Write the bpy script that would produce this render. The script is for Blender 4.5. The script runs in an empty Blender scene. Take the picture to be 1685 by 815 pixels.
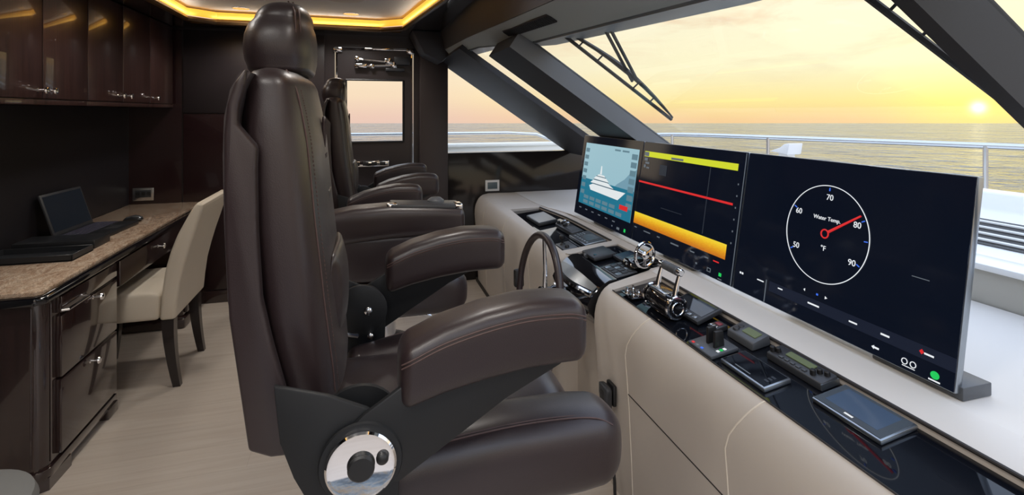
import bpy, bmesh, math, random
from mathutils import Vector, Matrix
random.seed(7)
V = Vector
PI = math.pi
SC = bpy.context.scene
COL = SC.collection

# ------------------------------------------------------------ camera
TH = math.atan(242.5 / 850.0)
cam_d = bpy.data.cameras.new('camera')
cam = bpy.data.objects.new('camera', cam_d)
COL.objects.link(cam)
cam.location = (0, 0, 1.5)
cam.rotation_euler = (PI / 2, 0, -TH)
cam_d.sensor_width = 36
cam_d.lens = 850 / 1685 * 36
cam_d.shift_y = -(407.5 - 184) / 1685
cam_d.clip_start = 0.02
cam_d.clip_end = 2000
SC.camera = cam

# ------------------------------------------------------------ exposure
SC.view_settings.view_transform = 'Standard'
SC.view_settings.look = 'None'
SC.view_settings.exposure = 0.0
SC.view_settings.gamma = 1.0
SC.view_settings.use_curve_mapping = False

# light levels
SKY_STRENGTH = 1.12
DOWNLIGHT_W = 24.0
COVE_EMIT = 1.15
COVE_W = 2.5

# ------------------------------------------------------------ node helper
class NT:
    def __init__(s, tree):
        s.t = tree
    def n(s, typ, ins=None, **props):
        nd = s.t.nodes.new(typ)
        for k, v in props.items():
            setattr(nd, k, v)
        for k, v in (ins or {}).items():
            sock = nd.inputs[k]
            if isinstance(v, bpy.types.NodeSocket):
                s.t.links.new(v, sock)
            else:
                sock.default_value = v
        return nd
    def math(s, op, a, b=None, c=None, clamp=False):
        ins = {0: a}
        if b is not None: ins[1] = b
        if c is not None: ins[2] = c
        nd = s.n('ShaderNodeMath', ins, operation=op)
        nd.use_clamp = clamp
        return nd.outputs[0]
    def vmath(s, op, a, b=None):
        ins = {0: a}
        if b is not None: ins[1] = b
        return s.n('ShaderNodeVectorMath', ins, operation=op)
    def ramp(s, fac, stops):
        nd = s.n('ShaderNodeValToRGB', {0: fac})
        els = nd.color_ramp.elements
        while len(els) < len(stops): els.new(0.5)
        for e, (p, c) in zip(els, stops):
            e.position = p
            e.color = (c[0], c[1], c[2], 1)
        return nd.outputs[0]
    def mix(s, fac, a, b, mode='MIX'):
        nd = s.n('ShaderNodeMix', data_type='RGBA', blend_type=mode)
        for i, v in ((0, fac), (6, a), (7, b)):
            if isinstance(v, bpy.types.NodeSocket): s.t.links.new(v, nd.inputs[i])
            elif i == 0: nd.inputs[0].default_value = v
            else: nd.inputs[i].default_value = (v[0], v[1], v[2], 1)
        return nd.outputs[2]

def lin(r, g, b):
    def f(c):
        c /= 255.0
        return c / 12.92 if c <= 0.04045 else ((c + 0.055) / 1.055) ** 2.4
    return (f(r), f(g), f(b))

# ------------------------------------------------------------ sky
def build_world():
    w = bpy.data.worlds.new('sunset_sky')
    SC.world = w
    w.use_nodes = True
    w.node_tree.nodes.clear()
    t = NT(w.node_tree)
    dirv = t.n('ShaderNodeTexCoord').outputs['Generated']
    xyz = t.n('ShaderNodeSeparateXYZ', {0: dirv})
    z = xyz.outputs[2]
    # vertical colours
    e = t.math('MULTIPLY_ADD', z, 1.0 / 0.8, 0.05 / 0.8, clamp=True)      # z -0.05..0.75 -> 0..1
    far = t.ramp(e, [(0.0, lin(222, 190, 180)), (0.05, lin(230, 196, 178)), (0.10, lin(240, 214, 184)),
                     (0.22, lin(244, 228, 196)), (0.36, lin(222, 226, 228)), (0.55, lin(198, 214, 238)), (1.0, lin(190, 212, 246))])
    near = t.ramp(e, [(0.0, lin(240, 196, 150)), (0.045, lin(248, 208, 150)), (0.085, lin(255, 234, 158)), (0.16, lin(255, 248, 206)),
                      (0.30, lin(255, 246, 215)), (0.42, lin(246, 236, 216)), (0.60, lin(212, 222, 236)), (1.0, lin(195, 214, 244))])
    sx, sy = 0.848, 0.530
    h = t.n('ShaderNodeVectorMath', {0: dirv, 1: (sx, sy, 0.0)}, operation='DOT_PRODUCT').outputs['Value']
    hl = t.math('SQRT', t.math('SUBTRACT', 1.0, t.math('MULTIPLY', z, z)))
    ca = t.math('DIVIDE', h, t.math('MAXIMUM', hl, 0.05))
    az = t.n('ShaderNodeMapRange', {0: ca, 1: 0.62, 2: 0.95, 3: 0.0, 4: 1.0}).outputs[0]
    col = t.mix(az, far, near)
    # clouds
    m = t.n('ShaderNodeMapping', {0: dirv, 3: (2.2, 2.2, 11.0)})
    ns = t.n('ShaderNodeTexNoise', {'Vector': m.outputs[0], 'Scale': 2.2, 'Detail': 7.0, 'Roughness': 0.62, 'Distortion': 0.4})
    cm = t.n('ShaderNodeMapRange', {0: ns.outputs[0], 1: 0.50, 2: 0.72, 3: 0.0, 4: 1.0}).outputs[0]
    lowmask = t.n('ShaderNodeMapRange', {0: z, 1: 0.03, 2: 0.16, 3: 0.0, 4: 0.75}).outputs[0]
    cf = t.math('MULTIPLY', cm, lowmask)
    col = t.mix(cf, col, lin(236, 200, 164))
    ns2 = t.n('ShaderNodeTexNoise', {'Vector': m.outputs[0], 'Scale': 4.5, 'Detail': 6.0, 'Roughness': 0.6, 'Distortion': 0.6})
    cm2 = t.n('ShaderNodeMapRange', {0: ns2.outputs[0], 1: 0.58, 2: 0.75, 3: 0.0, 4: 0.8}).outputs[0]
    col = t.mix(t.math('MULTIPLY', cm2, lowmask), col, lin(255, 246, 230))
    # the sun's own glow, low over the sea
    sd = V((0.848, 0.530, 0.006)).normalized()
    dt = t.n('ShaderNodeVectorMath', {0: dirv, 1: tuple(sd)}, operation='DOT_PRODUCT').outputs['Value']
    dt = t.math('MAXIMUM', dt, 0.0)
    g1 = t.math('MULTIPLY', t.math('POWER', dt, 30000.0), 1.6)
    g2 = t.math('MULTIPLY', t.math('POWER', dt, 220.0), 0.30)
    glow = t.mix(1.0, t.n('ShaderNodeCombineColor', {0: g1, 1: t.math('MULTIPLY', g1, 0.9), 2: t.math('MULTIPLY', g1, 0.6)}).outputs[0],
                 t.n('ShaderNodeCombineColor', {0: g2, 1: t.math('MULTIPLY', g2, 0.72), 2: t.math('MULTIPLY', g2, -0.2)}).outputs[0], 'ADD')
    col = t.mix(1.0, col, glow, 'ADD')
    back = t.n('ShaderNodeMapRange', {0: xyz.outputs[1], 1: 0.1, 2: -0.7, 3: 1.0, 4: 1.3}).outputs[0]
    up = t.n('ShaderNodeMapRange', {0: z, 1: 0.21, 2: 0.36, 3: 1.0, 4: 2.0}).outputs[0]
    k = t.math('MULTIPLY', back, up)
    kk = t.n('ShaderNodeCombineColor', {0: k, 1: k, 2: k}).outputs[0]
    col = t.mix(1.0, col, kk, 'MULTIPLY')
    bg = t.n('ShaderNodeBackground', {0: col, 1: SKY_STRENGTH})
    out = t.n('ShaderNodeOutputWorld')
    w.node_tree.links.new(bg.outputs[0], out.inputs[0])
build_world()

# ------------------------------------------------------------ materials
MATS = {}
def mat(name, col=(0.5, 0.5, 0.5), rough=0.5, metal=0.0, coat=0.0, emit=None, es=1.0, spec=0.5, ior=1.5, fn=None):
    m = bpy.data.materials.new(name)
    m.use_nodes = True
    t = NT(m.node_tree)
    b = m.node_tree.nodes['Principled BSDF']
    b.inputs['Base Color'].default_value = (*col, 1)
    b.inputs['Roughness'].default_value = rough
    b.inputs['Metallic'].default_value = metal
    b.inputs['Coat Weight'].default_value = coat
    b.inputs['Coat Roughness'].default_value = 0.04
    b.inputs['Specular IOR Level'].default_value = spec
    b.inputs['IOR'].default_value = ior
    if 'leather' in name and 'console' not in name:
        b.inputs['Coat Weight'].default_value = 0.35
        b.inputs['Coat Roughness'].default_value = 0.30
        b.inputs['Sheen Weight'].default_value = 0.03
        b.inputs['Sheen Roughness'].default_value = 0.35
        b.inputs['Sheen Tint'].default_value = (0.9, 0.95, 1.0, 1)
    if emit:
        b.inputs['Emission Color'].default_value = (*emit, 1)
        b.inputs['Emission Strength'].default_value = es
    if fn: fn(t, b, m.node_tree.links)
    MATS[name] = m
    return m

def obco(t): return t.n('ShaderNodeTexCoord').outputs['Object']
def bump(t, b, L, h, strength, dist):
    bp = t.n('ShaderNodeBump', {'Height': h, 'Strength': strength, 'Distance': dist})
    L.new(bp.outputs[0], b.inputs['Normal'])

def f_leather(sc, st):
    def fn(t, b, L):
        v = obco(t)
        n1 = t.n('ShaderNodeTexVoronoi', {'Vector': v, 'Scale': sc})
        n2 = t.n('ShaderNodeTexNoise', {'Vector': v, 'Scale': 14.0, 'Detail': 4.0})
        hh = t.math('ADD', t.math('MULTIPLY', n1.outputs[0], 0.25), t.math('MULTIPLY', n2.outputs[0], 0.7))
        bump(t, b, L, hh, st, 0.004)
        r = t.n('ShaderNodeMapRange', {0: n2.outputs[0], 1: 0.3, 2: 0.7, 3: b.inputs['Roughness'].default_value - 0.04, 4: b.inputs['Roughness'].default_value + 0.05})
        L.new(r.outputs[0], b.inputs['Roughness'])
    return fn

def f_wood(c1, c2, axis='z'):
    def fn(t, b, L):
        v = obco(t)
        m = t.n('ShaderNodeMapping', {0: v, 3: {'z': (60, 60, 2.5), 'y': (60, 2.5, 60), 'x': (2.5, 60, 60)}[axis]})
        n1 = t.n('ShaderNodeTexNoise', {'Vector': m.outputs[0], 'Scale': 1.0, 'Detail': 5.0, 'Roughness': 0.65})
        L.new(t.ramp(n1.outputs[0], [(0.3, c1), (0.7, c2)]), b.inputs['Base Color'])
    return fn

def f_stone(t, b, L):
    v = obco(t)
    m = t.n('ShaderNodeMapping', {0: v, 2: (0, 0, 0.6), 3: (9, 4.5, 9)})
    n1 = t.n('ShaderNodeTexNoise', {'Vector': m.outputs[0], 'Scale': 1.6, 'Detail': 9.0, 'Roughness': 0.7, 'Distortion': 1.6})
    n2 = t.n('ShaderNodeTexNoise', {'Vector': m.outputs[0], 'Scale': 5.0, 'Detail': 6.0, 'Roughness': 0.7, 'Distortion': 2.5})
    c = t.ramp(n1.outputs[0], [(0.28, lin(136, 106, 88)), (0.45, lin(198, 168, 142)), (0.58, lin(226, 204, 180)), (0.75, lin(180, 148, 124))])
    vein = t.n('ShaderNodeMapRange', {0: t.math('ABSOLUTE', t.math('SUBTRACT', n2.outputs[0], 0.5)), 1: 0.0, 2: 0.05, 3: 0.7, 4: 0.0}).outputs[0]
    L.new(t.mix(vein, c, lin(96, 70, 58)), b.inputs['Base Color'])

def f_floor(t, b, L):
    v = obco(t)
    br = t.n('ShaderNodeTexBrick', {'Vector': v, 'Color1': (0.95, 0.95, 0.95, 1), 'Color2': (1.02, 1.02, 1.02, 1), 'Mortar': (0.84, 0.83, 0.82, 1),
                                    'Scale': 1.0, 'Mortar Size': 0.0012, 'Brick Width': 1.5, 'Row Height': 0.19, 'Bias': 0.0})
    m = t.n('ShaderNodeMapping', {0: v, 3: (1.2, 22, 1)})
    n1 = t.n('ShaderNodeTexNoise', {'Vector': m.outputs[0], 'Scale': 1.6, 'Detail': 6.0, 'Roughness': 0.6, 'Distortion': 0.5})
    c = t.ramp(n1.outputs[0], [(0.25, lin(190, 175, 160)), (0.55, lin(200, 187, 173)), (0.8, lin(207, 195, 182))])
    L.new(t.mix(1.0, c, br.outputs[0], 'MULTIPLY'), b.inputs['Base Color'])

def f_sea(t, b, L):
    v = obco(t)
    def wave(sx, sy, det):
        return t.n('ShaderNodeTexNoise', {'Vector': t.n('ShaderNodeMapping', {0: v, 2: (0, 0, 0.28), 3: (sx, sy, 1)}).outputs[0], 'Scale': 1.0, 'Detail': det, 'Roughness': 0.62}).outputs[0]
    w1 = wave(0.50, 0.42, 4.0); w2 = wave(0.09, 0.09, 3.0)
    hh = t.math('ADD', t.math('MULTIPLY', w1, 1.0), t.math('MULTIPLY', w2, 2.5))
    bump(t, b, L, hh, 1.0, 1.1)
    k = t.math('ADD', t.math('MULTIPLY', w1, 0.65), t.math('MULTIPLY', w2, 0.35))
    L.new(t.ramp(k, [(0.40, (0.010, 0.013, 0.015)), (0.50, (0.038, 0.050, 0.054)), (0.60, (0.09, 0.11, 0.115))]), b.inputs['Base Color'])

def f_linen(t, b, L):
    n1 = t.n('ShaderNodeTexNoise', {'Vector': obco(t), 'Scale': 350.0, 'Detail': 2.0})
    bump(t, b, L, n1.outputs[0], 0.15, 0.002)

def f_screen_band(t, b, L):
    n1 = t.n('ShaderNodeTexNoise', {'Vector': t.n('ShaderNodeMapping', {0: obco(t), 3: (1, 60, 220)}).outputs[0], 'Scale': 1.0, 'Detail': 4.0, 'Roughness': 0.7})
    g = t.n('ShaderNodeSeparateXYZ', {0: t.n('ShaderNodeTexCoord').outputs['Generated']}).outputs[2]
    k = t.math('ADD', t.math('MULTIPLY', g, 0.7), t.math('MULTIPLY', n1.outputs[0], 0.4))
    c = t.ramp(k, [(0.25, lin(196, 112, 20)), (0.5, lin(222, 152, 24)), (0.75, lin(238, 196, 40)), (0.95, lin(236, 214, 60))])
    L.new(c, b.inputs['Emission Color'])

def f_speck(t, b, L):
    n1 = t.n('ShaderNodeTexNoise', {'Vector': obco(t), 'Scale': 900.0, 'Detail': 1.0})
    bump(t, b, L, n1.outputs[0], 0.08, 0.001)

LEATHER = mat('brown_leather', (0.0235, 0.0138, 0.0150), 0.42, spec=0.5, fn=f_leather(420, 0.16))
LEATHER_SHELL = mat('brown_shell_leather', (0.0260, 0.0160, 0.0174), 0.44, spec=0.45, fn=f_leather(420, 0.14))
THREAD = mat('seam_thread', (0.080, 0.046, 0.042), 0.6)
BRACKET = mat('charcoal_metal', (0.017, 0.018, 0.020), 0.5, metal=0.3, fn=f_speck)
RUBBER = mat('black_rubber', (0.012, 0.012, 0.013), 0.45)
CHROME = mat('chrome', (0.86, 0.86, 0.87), 0.05, metal=1.0)
STEEL = mat('brushed_steel', (0.62, 0.64, 0.66), 0.25, metal=1.0)
CREAM = mat('cream_console_leather', lin(200, 190, 179), 0.5, spec=0.4, fn=f_leather(260, 0.05))
CREAM_TOP = mat('cream_dash_vinyl', lin(214, 208, 200), 0.45, spec=0.4, fn=f_speck)
CREAM_SEAM = mat('cream_stitch', lin(226, 216, 200), 0.6)
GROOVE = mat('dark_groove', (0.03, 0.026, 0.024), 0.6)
WOOD = mat('dark_gloss_wood', (0.03, 0.015, 0.014), 0.18, coat=1.0, fn=f_wood((0.018, 0.009, 0.009), (0.036, 0.018, 0.016)))
WOOD_FLAT = mat('dark_satin_wood', (0.03, 0.015, 0.014), 0.3, coat=0.7, fn=f_wood((0.026, 0.011, 0.010), (0.066, 0.030, 0.025)))
WALLDK = mat('dark_wall_panel', (0.028, 0.022, 0.024), 0.35, spec=0.5)
WALLRED = mat('wine_wall_panel', (0.022, 0.010, 0.011), 0.2, coat=0.3)
WALLBACK = mat('black_splash_panel', (0.012, 0.011, 0.014), 0.4)
PILLAR = mat('brown_pillar', (0.050, 0.038, 0.037), 0.45)
GLOSSPANEL = mat('gloss_dark_panel', (0.022, 0.018, 0.017), 0.10, spec=0.3, ior=1.5)
BLACK = mat('gloss_black', (0.006, 0.006, 0.008), 0.05, coat=0.6)
BLACKGLASS = mat('black_glass', (0.005, 0.006, 0.009), 0.035, spec=0.5, ior=1.5)
PLASTIC = mat('dark_grey_plastic', (0.035, 0.037, 0.042), 0.4)
PLASTIC_LT = mat('grey_plastic', (0.075, 0.08, 0.088), 0.4)
TABLET = mat('blue_grey_touch_glass', (0.035, 0.05, 0.075), 0.12, spec=0.8, emit=lin(56, 74, 100), es=0.6)
SILVER = mat('silver_edge', (0.34, 0.37, 0.40), 0.28, metal=0.9)
LCD = mat('green_lcd', (0.03, 0.04, 0.02), 0.3, emit=lin(84, 94, 62), es=0.8)
LCDDK = mat('dim_lcd', (0.01, 0.012, 0.02), 0.15, emit=lin(14, 18, 30), es=0.8)
CEIL = mat('grey_ceiling', lin(196, 198, 196), 0.6)
SOFFIT = mat('dark_soffit', (0.022, 0.018, 0.018), 0.12, coat=0.4)
COVE = mat('amber_cove_light', (0.8, 0.5, 0.1), 0.5, emit=lin(255, 172, 50), es=COVE_EMIT)
COVELIP = mat('bronze_cove_lip', (0.10, 0.055, 0.02), 0.3, metal=0.4)
LAMP = mat('lamp_lens', (1, 1, 1), 0.5, emit=(1.0, 0.86, 0.68), es=3.0)
POST = mat('charcoal_post', (0.028, 0.028, 0.032), 0.55)
POSTLT = mat('grey_post_lining', (0.16, 0.168, 0.174), 0.6)
HEADER = mat('grey_header_lining', (0.52, 0.58, 0.58), 0.55)
HEADDK = mat('charcoal_fascia', (0.055, 0.055, 0.062), 0.5)
OUTERBROW = mat('outer_brow_paint', (0.30, 0.35, 0.40), 0.35)
WHITE = mat('white_gelcoat', lin(232, 232, 230), 0.3, coat=0.2)
OFFWHITE = mat('offwhite_paint', lin(226, 224, 214), 0.45)
SEA = mat('sea_water', (0.055, 0.135, 0.165), 0.12, spec=0.6, ior=1.5, fn=f_sea)
LINEN = mat('cream_upholstery', lin(214, 202, 184), 0.65, fn=f_linen)
LEGWOOD = mat('dark_leg_wood', (0.014, 0.009, 0.009), 0.25, coat=0.3)
STONE = mat('brown_marble', (0.4, 0.3, 0.25), 0.14, coat=0.3, fn=f_stone)
FLOOR = mat('pale_wood_floor', (0.6, 0.55, 0.48), 0.38, spec=0.4, fn=f_floor)
LAPTOP = mat('laptop_black', (0.016, 0.017, 0.020), 0.35)
LAPSCREEN = mat('laptop_display', (0.008, 0.010, 0.013), 0.15, emit=lin(16, 21, 27), es=0.7)
KEYS = mat('key_caps', (0.05, 0.048, 0.075), 0.4)
def emis(name, r, g, b, s=1.0):
    return mat(name, (0.01, 0.01, 0.01), 0.35, emit=lin(r, g, b), es=s, spec=0.3)
E_NAVY = mat('monitor_glass', (0.004, 0.006, 0.012), 0.10, spec=0.45, emit=lin(8, 13, 24), es=0.8)
E_BAR = emis('menu_strip', 16, 24, 42)
E_WHITE = emis('display_white', 232, 236, 240)
E_GREY = emis('display_grey', 96, 104, 112)
E_DIM = emis('display_dim', 38, 44, 54)
E_RED = emis('display_red', 214, 40, 42)
E_YEL = emis('display_lime', 206, 214, 44)
E_BLUE = emis('display_blue', 60, 110, 230)
E_GREEN = emis('display_green', 30, 200, 90)
E_SKY = emis('display_sky', 150, 188, 200)
E_MOUNT = emis('display_mountain', 112, 152, 170)
E_WATER = emis('display_water', 28, 112, 138)
E_SHIP = emis('display_hull', 224, 230, 232)
E_SHADE = emis('display_hull_shade', 60, 84, 100)
E_ICON = emis('display_icon', 92, 126, 140)
E_BAND = mat('sonar_band', (0.01, 0.01, 0.01), 0.35, emit=(1, 0.6, 0.1), es=1.0, fn=f_screen_band)

def glass_mat():
    m = bpy.data.materials.new('window_glass')
    m.use_nodes = True
    m.node_tree.nodes.clear()
    t = NT(m.node_tree)
    tr = t.n('ShaderNodeBsdfTransparent', {0: (0.985, 0.99, 0.99, 1)})
    gl = t.n('ShaderNodeBsdfGlossy', {0: (1, 1, 1, 1), 'Roughness': 0.0})
    fr = t.n('ShaderNodeLayerWeight', {0: 0.12}).outputs['Fresnel']
    mx = t.n('ShaderNodeMixShader', {0: t.math('MULTIPLY', fr, 0.08), 1: tr.outputs[0], 2: gl.outputs[0]})
    o = t.n('ShaderNodeOutputMaterial')
    m.node_tree.links.new(mx.outputs[0], o.inputs[0])
    return m
GLASS = glass_mat()

# ------------------------------------------------------------ mesh building
ORG = {}
class MB:
    """collects shapes, given in world coordinates, into one mesh"""
    def __init__(s):
        s.bm = bmesh.new()
        s.mi = 0
    def m(s, i):
        s.mi = i
        return s
    def _f(s, vs):
        try:
            f = s.bm.faces.new(vs)
            f.material_index = s.mi
            return f
        except ValueError:
            return None
    def box(s, x0, x1, y0, y1, z0, z1, bev=0.0, seg=2, M=None):
        b = bmesh.new()
        bmesh.ops.create_cube(b, size=1)
        for v in b.verts:
            v.co = V(((x0 + x1) / 2 + v.co.x * (x1 - x0), (y0 + y1) / 2 + v.co.y * (y1 - y0), (z0 + z1) / 2 + v.co.z * (z1 - z0)))
        if bev > 0:
            bmesh.ops.bevel(b, geom=list(b.edges), offset=bev, segments=seg, affect='EDGES', profile=0.5)
        s._merge(b, M)
        return s
    def _merge(s, b, M=None):
        mp = {}
        for v in b.verts:
            mp[v] = s.bm.verts.new(M @ v.co if M else v.co)
        for f in b.faces:
            s._f([mp[v] for v in f.verts])
        b.free()
    def prism(s, poly, vec, bev=0.0, seg=2, M=None):
        b = bmesh.new()
        vec = V(vec)
        a = [b.verts.new(V(p)) for p in poly]
        c = [b.verts.new(V(p) + vec) for p in poly]
        b.faces.new(a)
        b.faces.new(list(reversed(c)))
        n = len(a)
        for i in range(n):
            b.faces.new([a[(i + 1) % n], a[i], c[i], c[(i + 1) % n]])
        bmesh.ops.recalc_face_normals(b, faces=list(b.faces))
        if bev > 0:
            bmesh.ops.bevel(b, geom=list(b.edges), offset=bev, segments=seg, affect='EDGES', profile=0.5)
        s._merge(b, M)
        return s
    def rings(s, rs, cap=True, closed=True):
        L = [[s.bm.verts.new(p) for p in r] for r in rs]
        n = len(L[0])
        for i in range(len(L) - 1):
            for j in range(n if closed else n - 1):
                k = (j + 1) % n
                s._f([L[i][j], L[i][k], L[i + 1][k], L[i + 1][j]])
        if cap:
            s._f(list(reversed(L[0])))
            s._f(L[-1])
        return s
    def tube(s, pts, r, n=10, closed=False, taper=None):
        pts = [V(p) for p in pts]
        N = len(pts)
        if N < 2: return s
        tang = []
        for i in range(N):
            a = pts[(i - 1) % N] if closed else pts[max(i - 1, 0)]
            b = pts[(i + 1) % N] if closed else pts[min(i + 1, N - 1)]
            tang.append((b - a).normalized())
        up = V((0, 0, 1)) if abs(tang[0].z) < 0.9 else V((1, 0, 0))
        u = tang[0].cross(up).normalized()
        rs = []
        for i in range(N):
            u = (u - tang[i] * u.dot(tang[i])).normalized()
            w = tang[i].cross(u)
            rr = r if taper is None else taper[i]
            rs.append([pts[i] + (u * math.cos(2 * PI * k / n) + w * math.sin(2 * PI * k / n)) * rr for k in range(n)])
        if closed:
            rs.append(rs[0])
            s.rings(rs, cap=False)
            bmesh.ops.remove_doubles(s.bm, verts=list(s.bm.verts), dist=1e-6)
        else:
            s.rings(rs)
        return s
    def lathe(s, c, axis, prof, n=32):
        """prof: list of (distance along axis, radius)"""
        c = V(c); ax = V(axis).normalized()
        up = V((0, 0, 1)) if abs(ax.z) < 0.9 else V((1, 0, 0))
        u = ax.cross(up).normalized(); w = ax.cross(u)
        rs = [[c + ax * d + (u * math.cos(2 * PI * k / n) + w * math.sin(2 * PI * k / n)) * max(r, 1e-4) for k in range(n)] for d, r in prof]
        s.rings(rs)
        return s
    def pad(s, path, ax, bx, e=4.0, r0=0.02, r1=0.02, n=44, k=6):
        """rounded cushion: path = [(centre, half_a, half_b)...], superellipse section, domed ends"""
        ax = V(ax); bx = V(bx)
        def ring(c, a, b):
            out = []
            for i in range(n):
                th = 2 * PI * (i + 0.5) / n
                # even spacing on a superellipse
                cx, sy = math.cos(th), math.sin(th)
                d = (abs(cx) ** e + abs(sy) ** e) ** (-1.0 / e)
                out.append(c + ax * (a * cx * d) + bx * (b * sy * d))
            return out
        P = [(V(c), a, b) for c, a, b in path]
        rs = []
        t0 = (P[1][0] - P[0][0]).normalized()
        for i in range(k):
            ph = PI / 2 * i / k
            q = r0 * (1 - math.sin(ph)); off = r0 * (1 - math.cos(PI / 2 - ph))
            off = r0 * (1 - math.sqrt(max(0, 1 - (1 - i / k) ** 2)))
            q = r0 * (1 - math.sqrt(max(0, 1 - (1 - i / k) ** 2)))
            back = r0 * (1 - i / k)
            rs.append(ring(P[0][0] - t0 * back, max(P[0][1] - q, 0.002), max(P[0][2] - q, 0.002)))
        for c, a, b in P:
            rs.append(ring(c, a, b))
        t1 = (P[-1][0] - P[-2][0]).normalized()
        for i in range(1, k + 1):
            f = i / k
            q = r1 * (1 - math.sqrt(max(0, 1 - f * f)))
            rs.append(ring(P[-1][0] + t1 * r1 * f, max(P[-1][1] - q, 0.002), max(P[-1][2] - q, 0.002)))
        s.rings(rs)
        return s
    def build(s, name, mats, parent=None, flat=False, angle=40, thick=None):
        me = bpy.data.meshes.new(name)
        bmesh.ops.recalc_face_normals(s.bm, faces=list(s.bm.faces))
        if parent is not None:
            org = ORG[parent.name]
        else:
            xs = [v.co for v in s.bm.verts]
            org = V(((min(v.x for v in xs) + max(v.x for v in xs)) / 2, (min(v.y for v in xs) + max(v.y for v in xs)) / 2, min(v.z for v in xs)))
        bmesh.ops.translate(s.bm, verts=list(s.bm.verts), vec=-org)
        s.bm.to_mesh(me)
        s.bm.free()
        if not isinstance(mats, (list, tuple)): mats = [mats]
        for x in mats: me.materials.append(x)
        if not flat:
            for p in me.polygons: p.use_smooth = True
            me.set_sharp_from_angle(angle=math.radians(angle))
        o = bpy.data.objects.new(name, me)
        COL.objects.link(o)
        if parent is not None:
            o.parent = parent
            ORG[o.name] = org.copy()
        else:
            o.location = org
            ORG[o.name] = org.copy()
        return o

def thing(name, label, cat, loc=(0, 0, 0), group=None):
    o = bpy.data.objects.new(name, None)
    o.empty_display_size = 0.05
    COL.objects.link(o)
    o.location = loc
    ORG[o.name] = V(loc)
    return tag(o, label, cat, group)
def tag(o, label, cat, group=None):
    o['label'] = label
    o['category'] = cat
    if group: o['group'] = group
    return o
def struct(o, label=None, cat=None):
    o['kind'] = 'structure'
    if label: o['label'] = label
    if cat: o['category'] = cat
    return o
def plabel(o, label):
    o['label'] = label
    return o
def copy_tree(o, loc=None, parent=None):
    c = o.copy()
    COL.objects.link(c)
    if parent is not None:
        c.parent = parent
    if loc is not None:
        c.location = loc
    for ch in list(o.children):
        copy_tree(ch, None, c)
    return c
def text_mesh(name, body, size, origin, right, up, material, parent, align='CENTER', lift=0.0):
    cu = bpy.data.curves.new(name, 'FONT')
    cu.body = body
    cu.size = size
    cu.align_x = align
    cu.align_y = 'CENTER'
    cu.extrude = 0.0004
    tmp = bpy.data.objects.new(name + '_tmp', cu)
    COL.objects.link(tmp)
    bpy.context.view_layer.update()
    dg = bpy.context.evaluated_depsgraph_get()
    me = bpy.data.meshes.new_from_object(tmp.evaluated_get(dg))
    bpy.data.objects.remove(tmp)
    right = V(right).normalized(); up = V(up).normalized(); nn = right.cross(up)
    org = ORG[parent.name]
    for v in me.vertices:
        v.co = V(origin) + right * v.co.x + up * v.co.y + nn * (v.co.z + lift) - org
    me.materials.clear()
    me.materials.append(material)
    me.name = name
    o = bpy.data.objects.new(name, me)
    COL.objects.link(o)
    o.parent = parent
    return o

# ============================================================ SETTING
WY = 4.55            # port wall
AX = -1.71           # aft bulkhead
# floor
f = MB().box(AX - 0.05, 2.3, -0.6, WY + 0.1, -0.06, 0).build('floor', FLOOR)
struct(f, 'pale wood plank floor', 'floor')
# aft bulkhead
w = MB().box(AX - 0.06, AX, -0.6, WY + 0.06, 0, 2.16).build('wall_aft', WALLBACK)
struct(w, 'dark wall behind the desk', 'wall')
# port wall with the hole of the door window and the raked side window
KW = 3.558           # windshield plane: X + 1.479 Z = KW
def wx(z, off=0.0): return KW - off - 1.479 * z
m = MB()
m.box(AX, -0.24, WY, WY + 0.08, 0, 2.16)
m.box(0.41, 0.694, WY, WY + 0.08, 0, 2.16)
m.box(-0.24, 0.41, WY, WY + 0.08, 2.045, 2.16)
wl = m.build('wall_port', WALLDK)
struct(wl, 'dark panelled port wall', 'wall')
o = MB().box(-1.35, -0.32, WY - 0.012, WY, 1.49, 2.135, 0.004).build('trim_1', WALLDK); struct(o)
o = MB().box(-1.35, -0.32, WY - 0.012, WY, 0.10, 1.482, 0.004).build('trim_2', WALLRED); struct(o)
o = MB().box(-1.71, -1.36, WY - 0.010, WY, 0.0, 2.135).build('trim_3', WALLRED); struct(o)
o = MB().box(-1.36, -0.3, WY - 0.02, WY - 0.0121, 0.0, 0.095, 0.003).build('baseboard_port', WOOD); struct(o)
o = MB().box(0.455, 0.694, WY - 0.10, WY - 0.001, 0, 2.14, 0.006).build('trim_4', PILLAR); struct(o)
# low gloss panel below the side window
o = MB().box(0.694, 2.15, WY - 0.02, WY + 0.08, 0, 1.135, 0.003).build('wall_port_low', GLOSSPANEL)
struct(o, 'glossy dark panel below the side window', 'wall')

m = MB()  # unseen wall added behind the camera to narrow the light on the near chair
m.box(AX, -0.75, -0.69, -0.62, 0, 2.16)
m.box(0.95, 1.9, -0.69, -0.62, 0, 1.0)
m.box(-0.75, 0.95, -0.69, -0.62, 2.05, 2.16)
o = m.build('wall_starboard_added', WALLDK, flat=True); struct(o, 'added unseen dark starboard wall, its open doorway limiting light from behind', 'wall')

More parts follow.
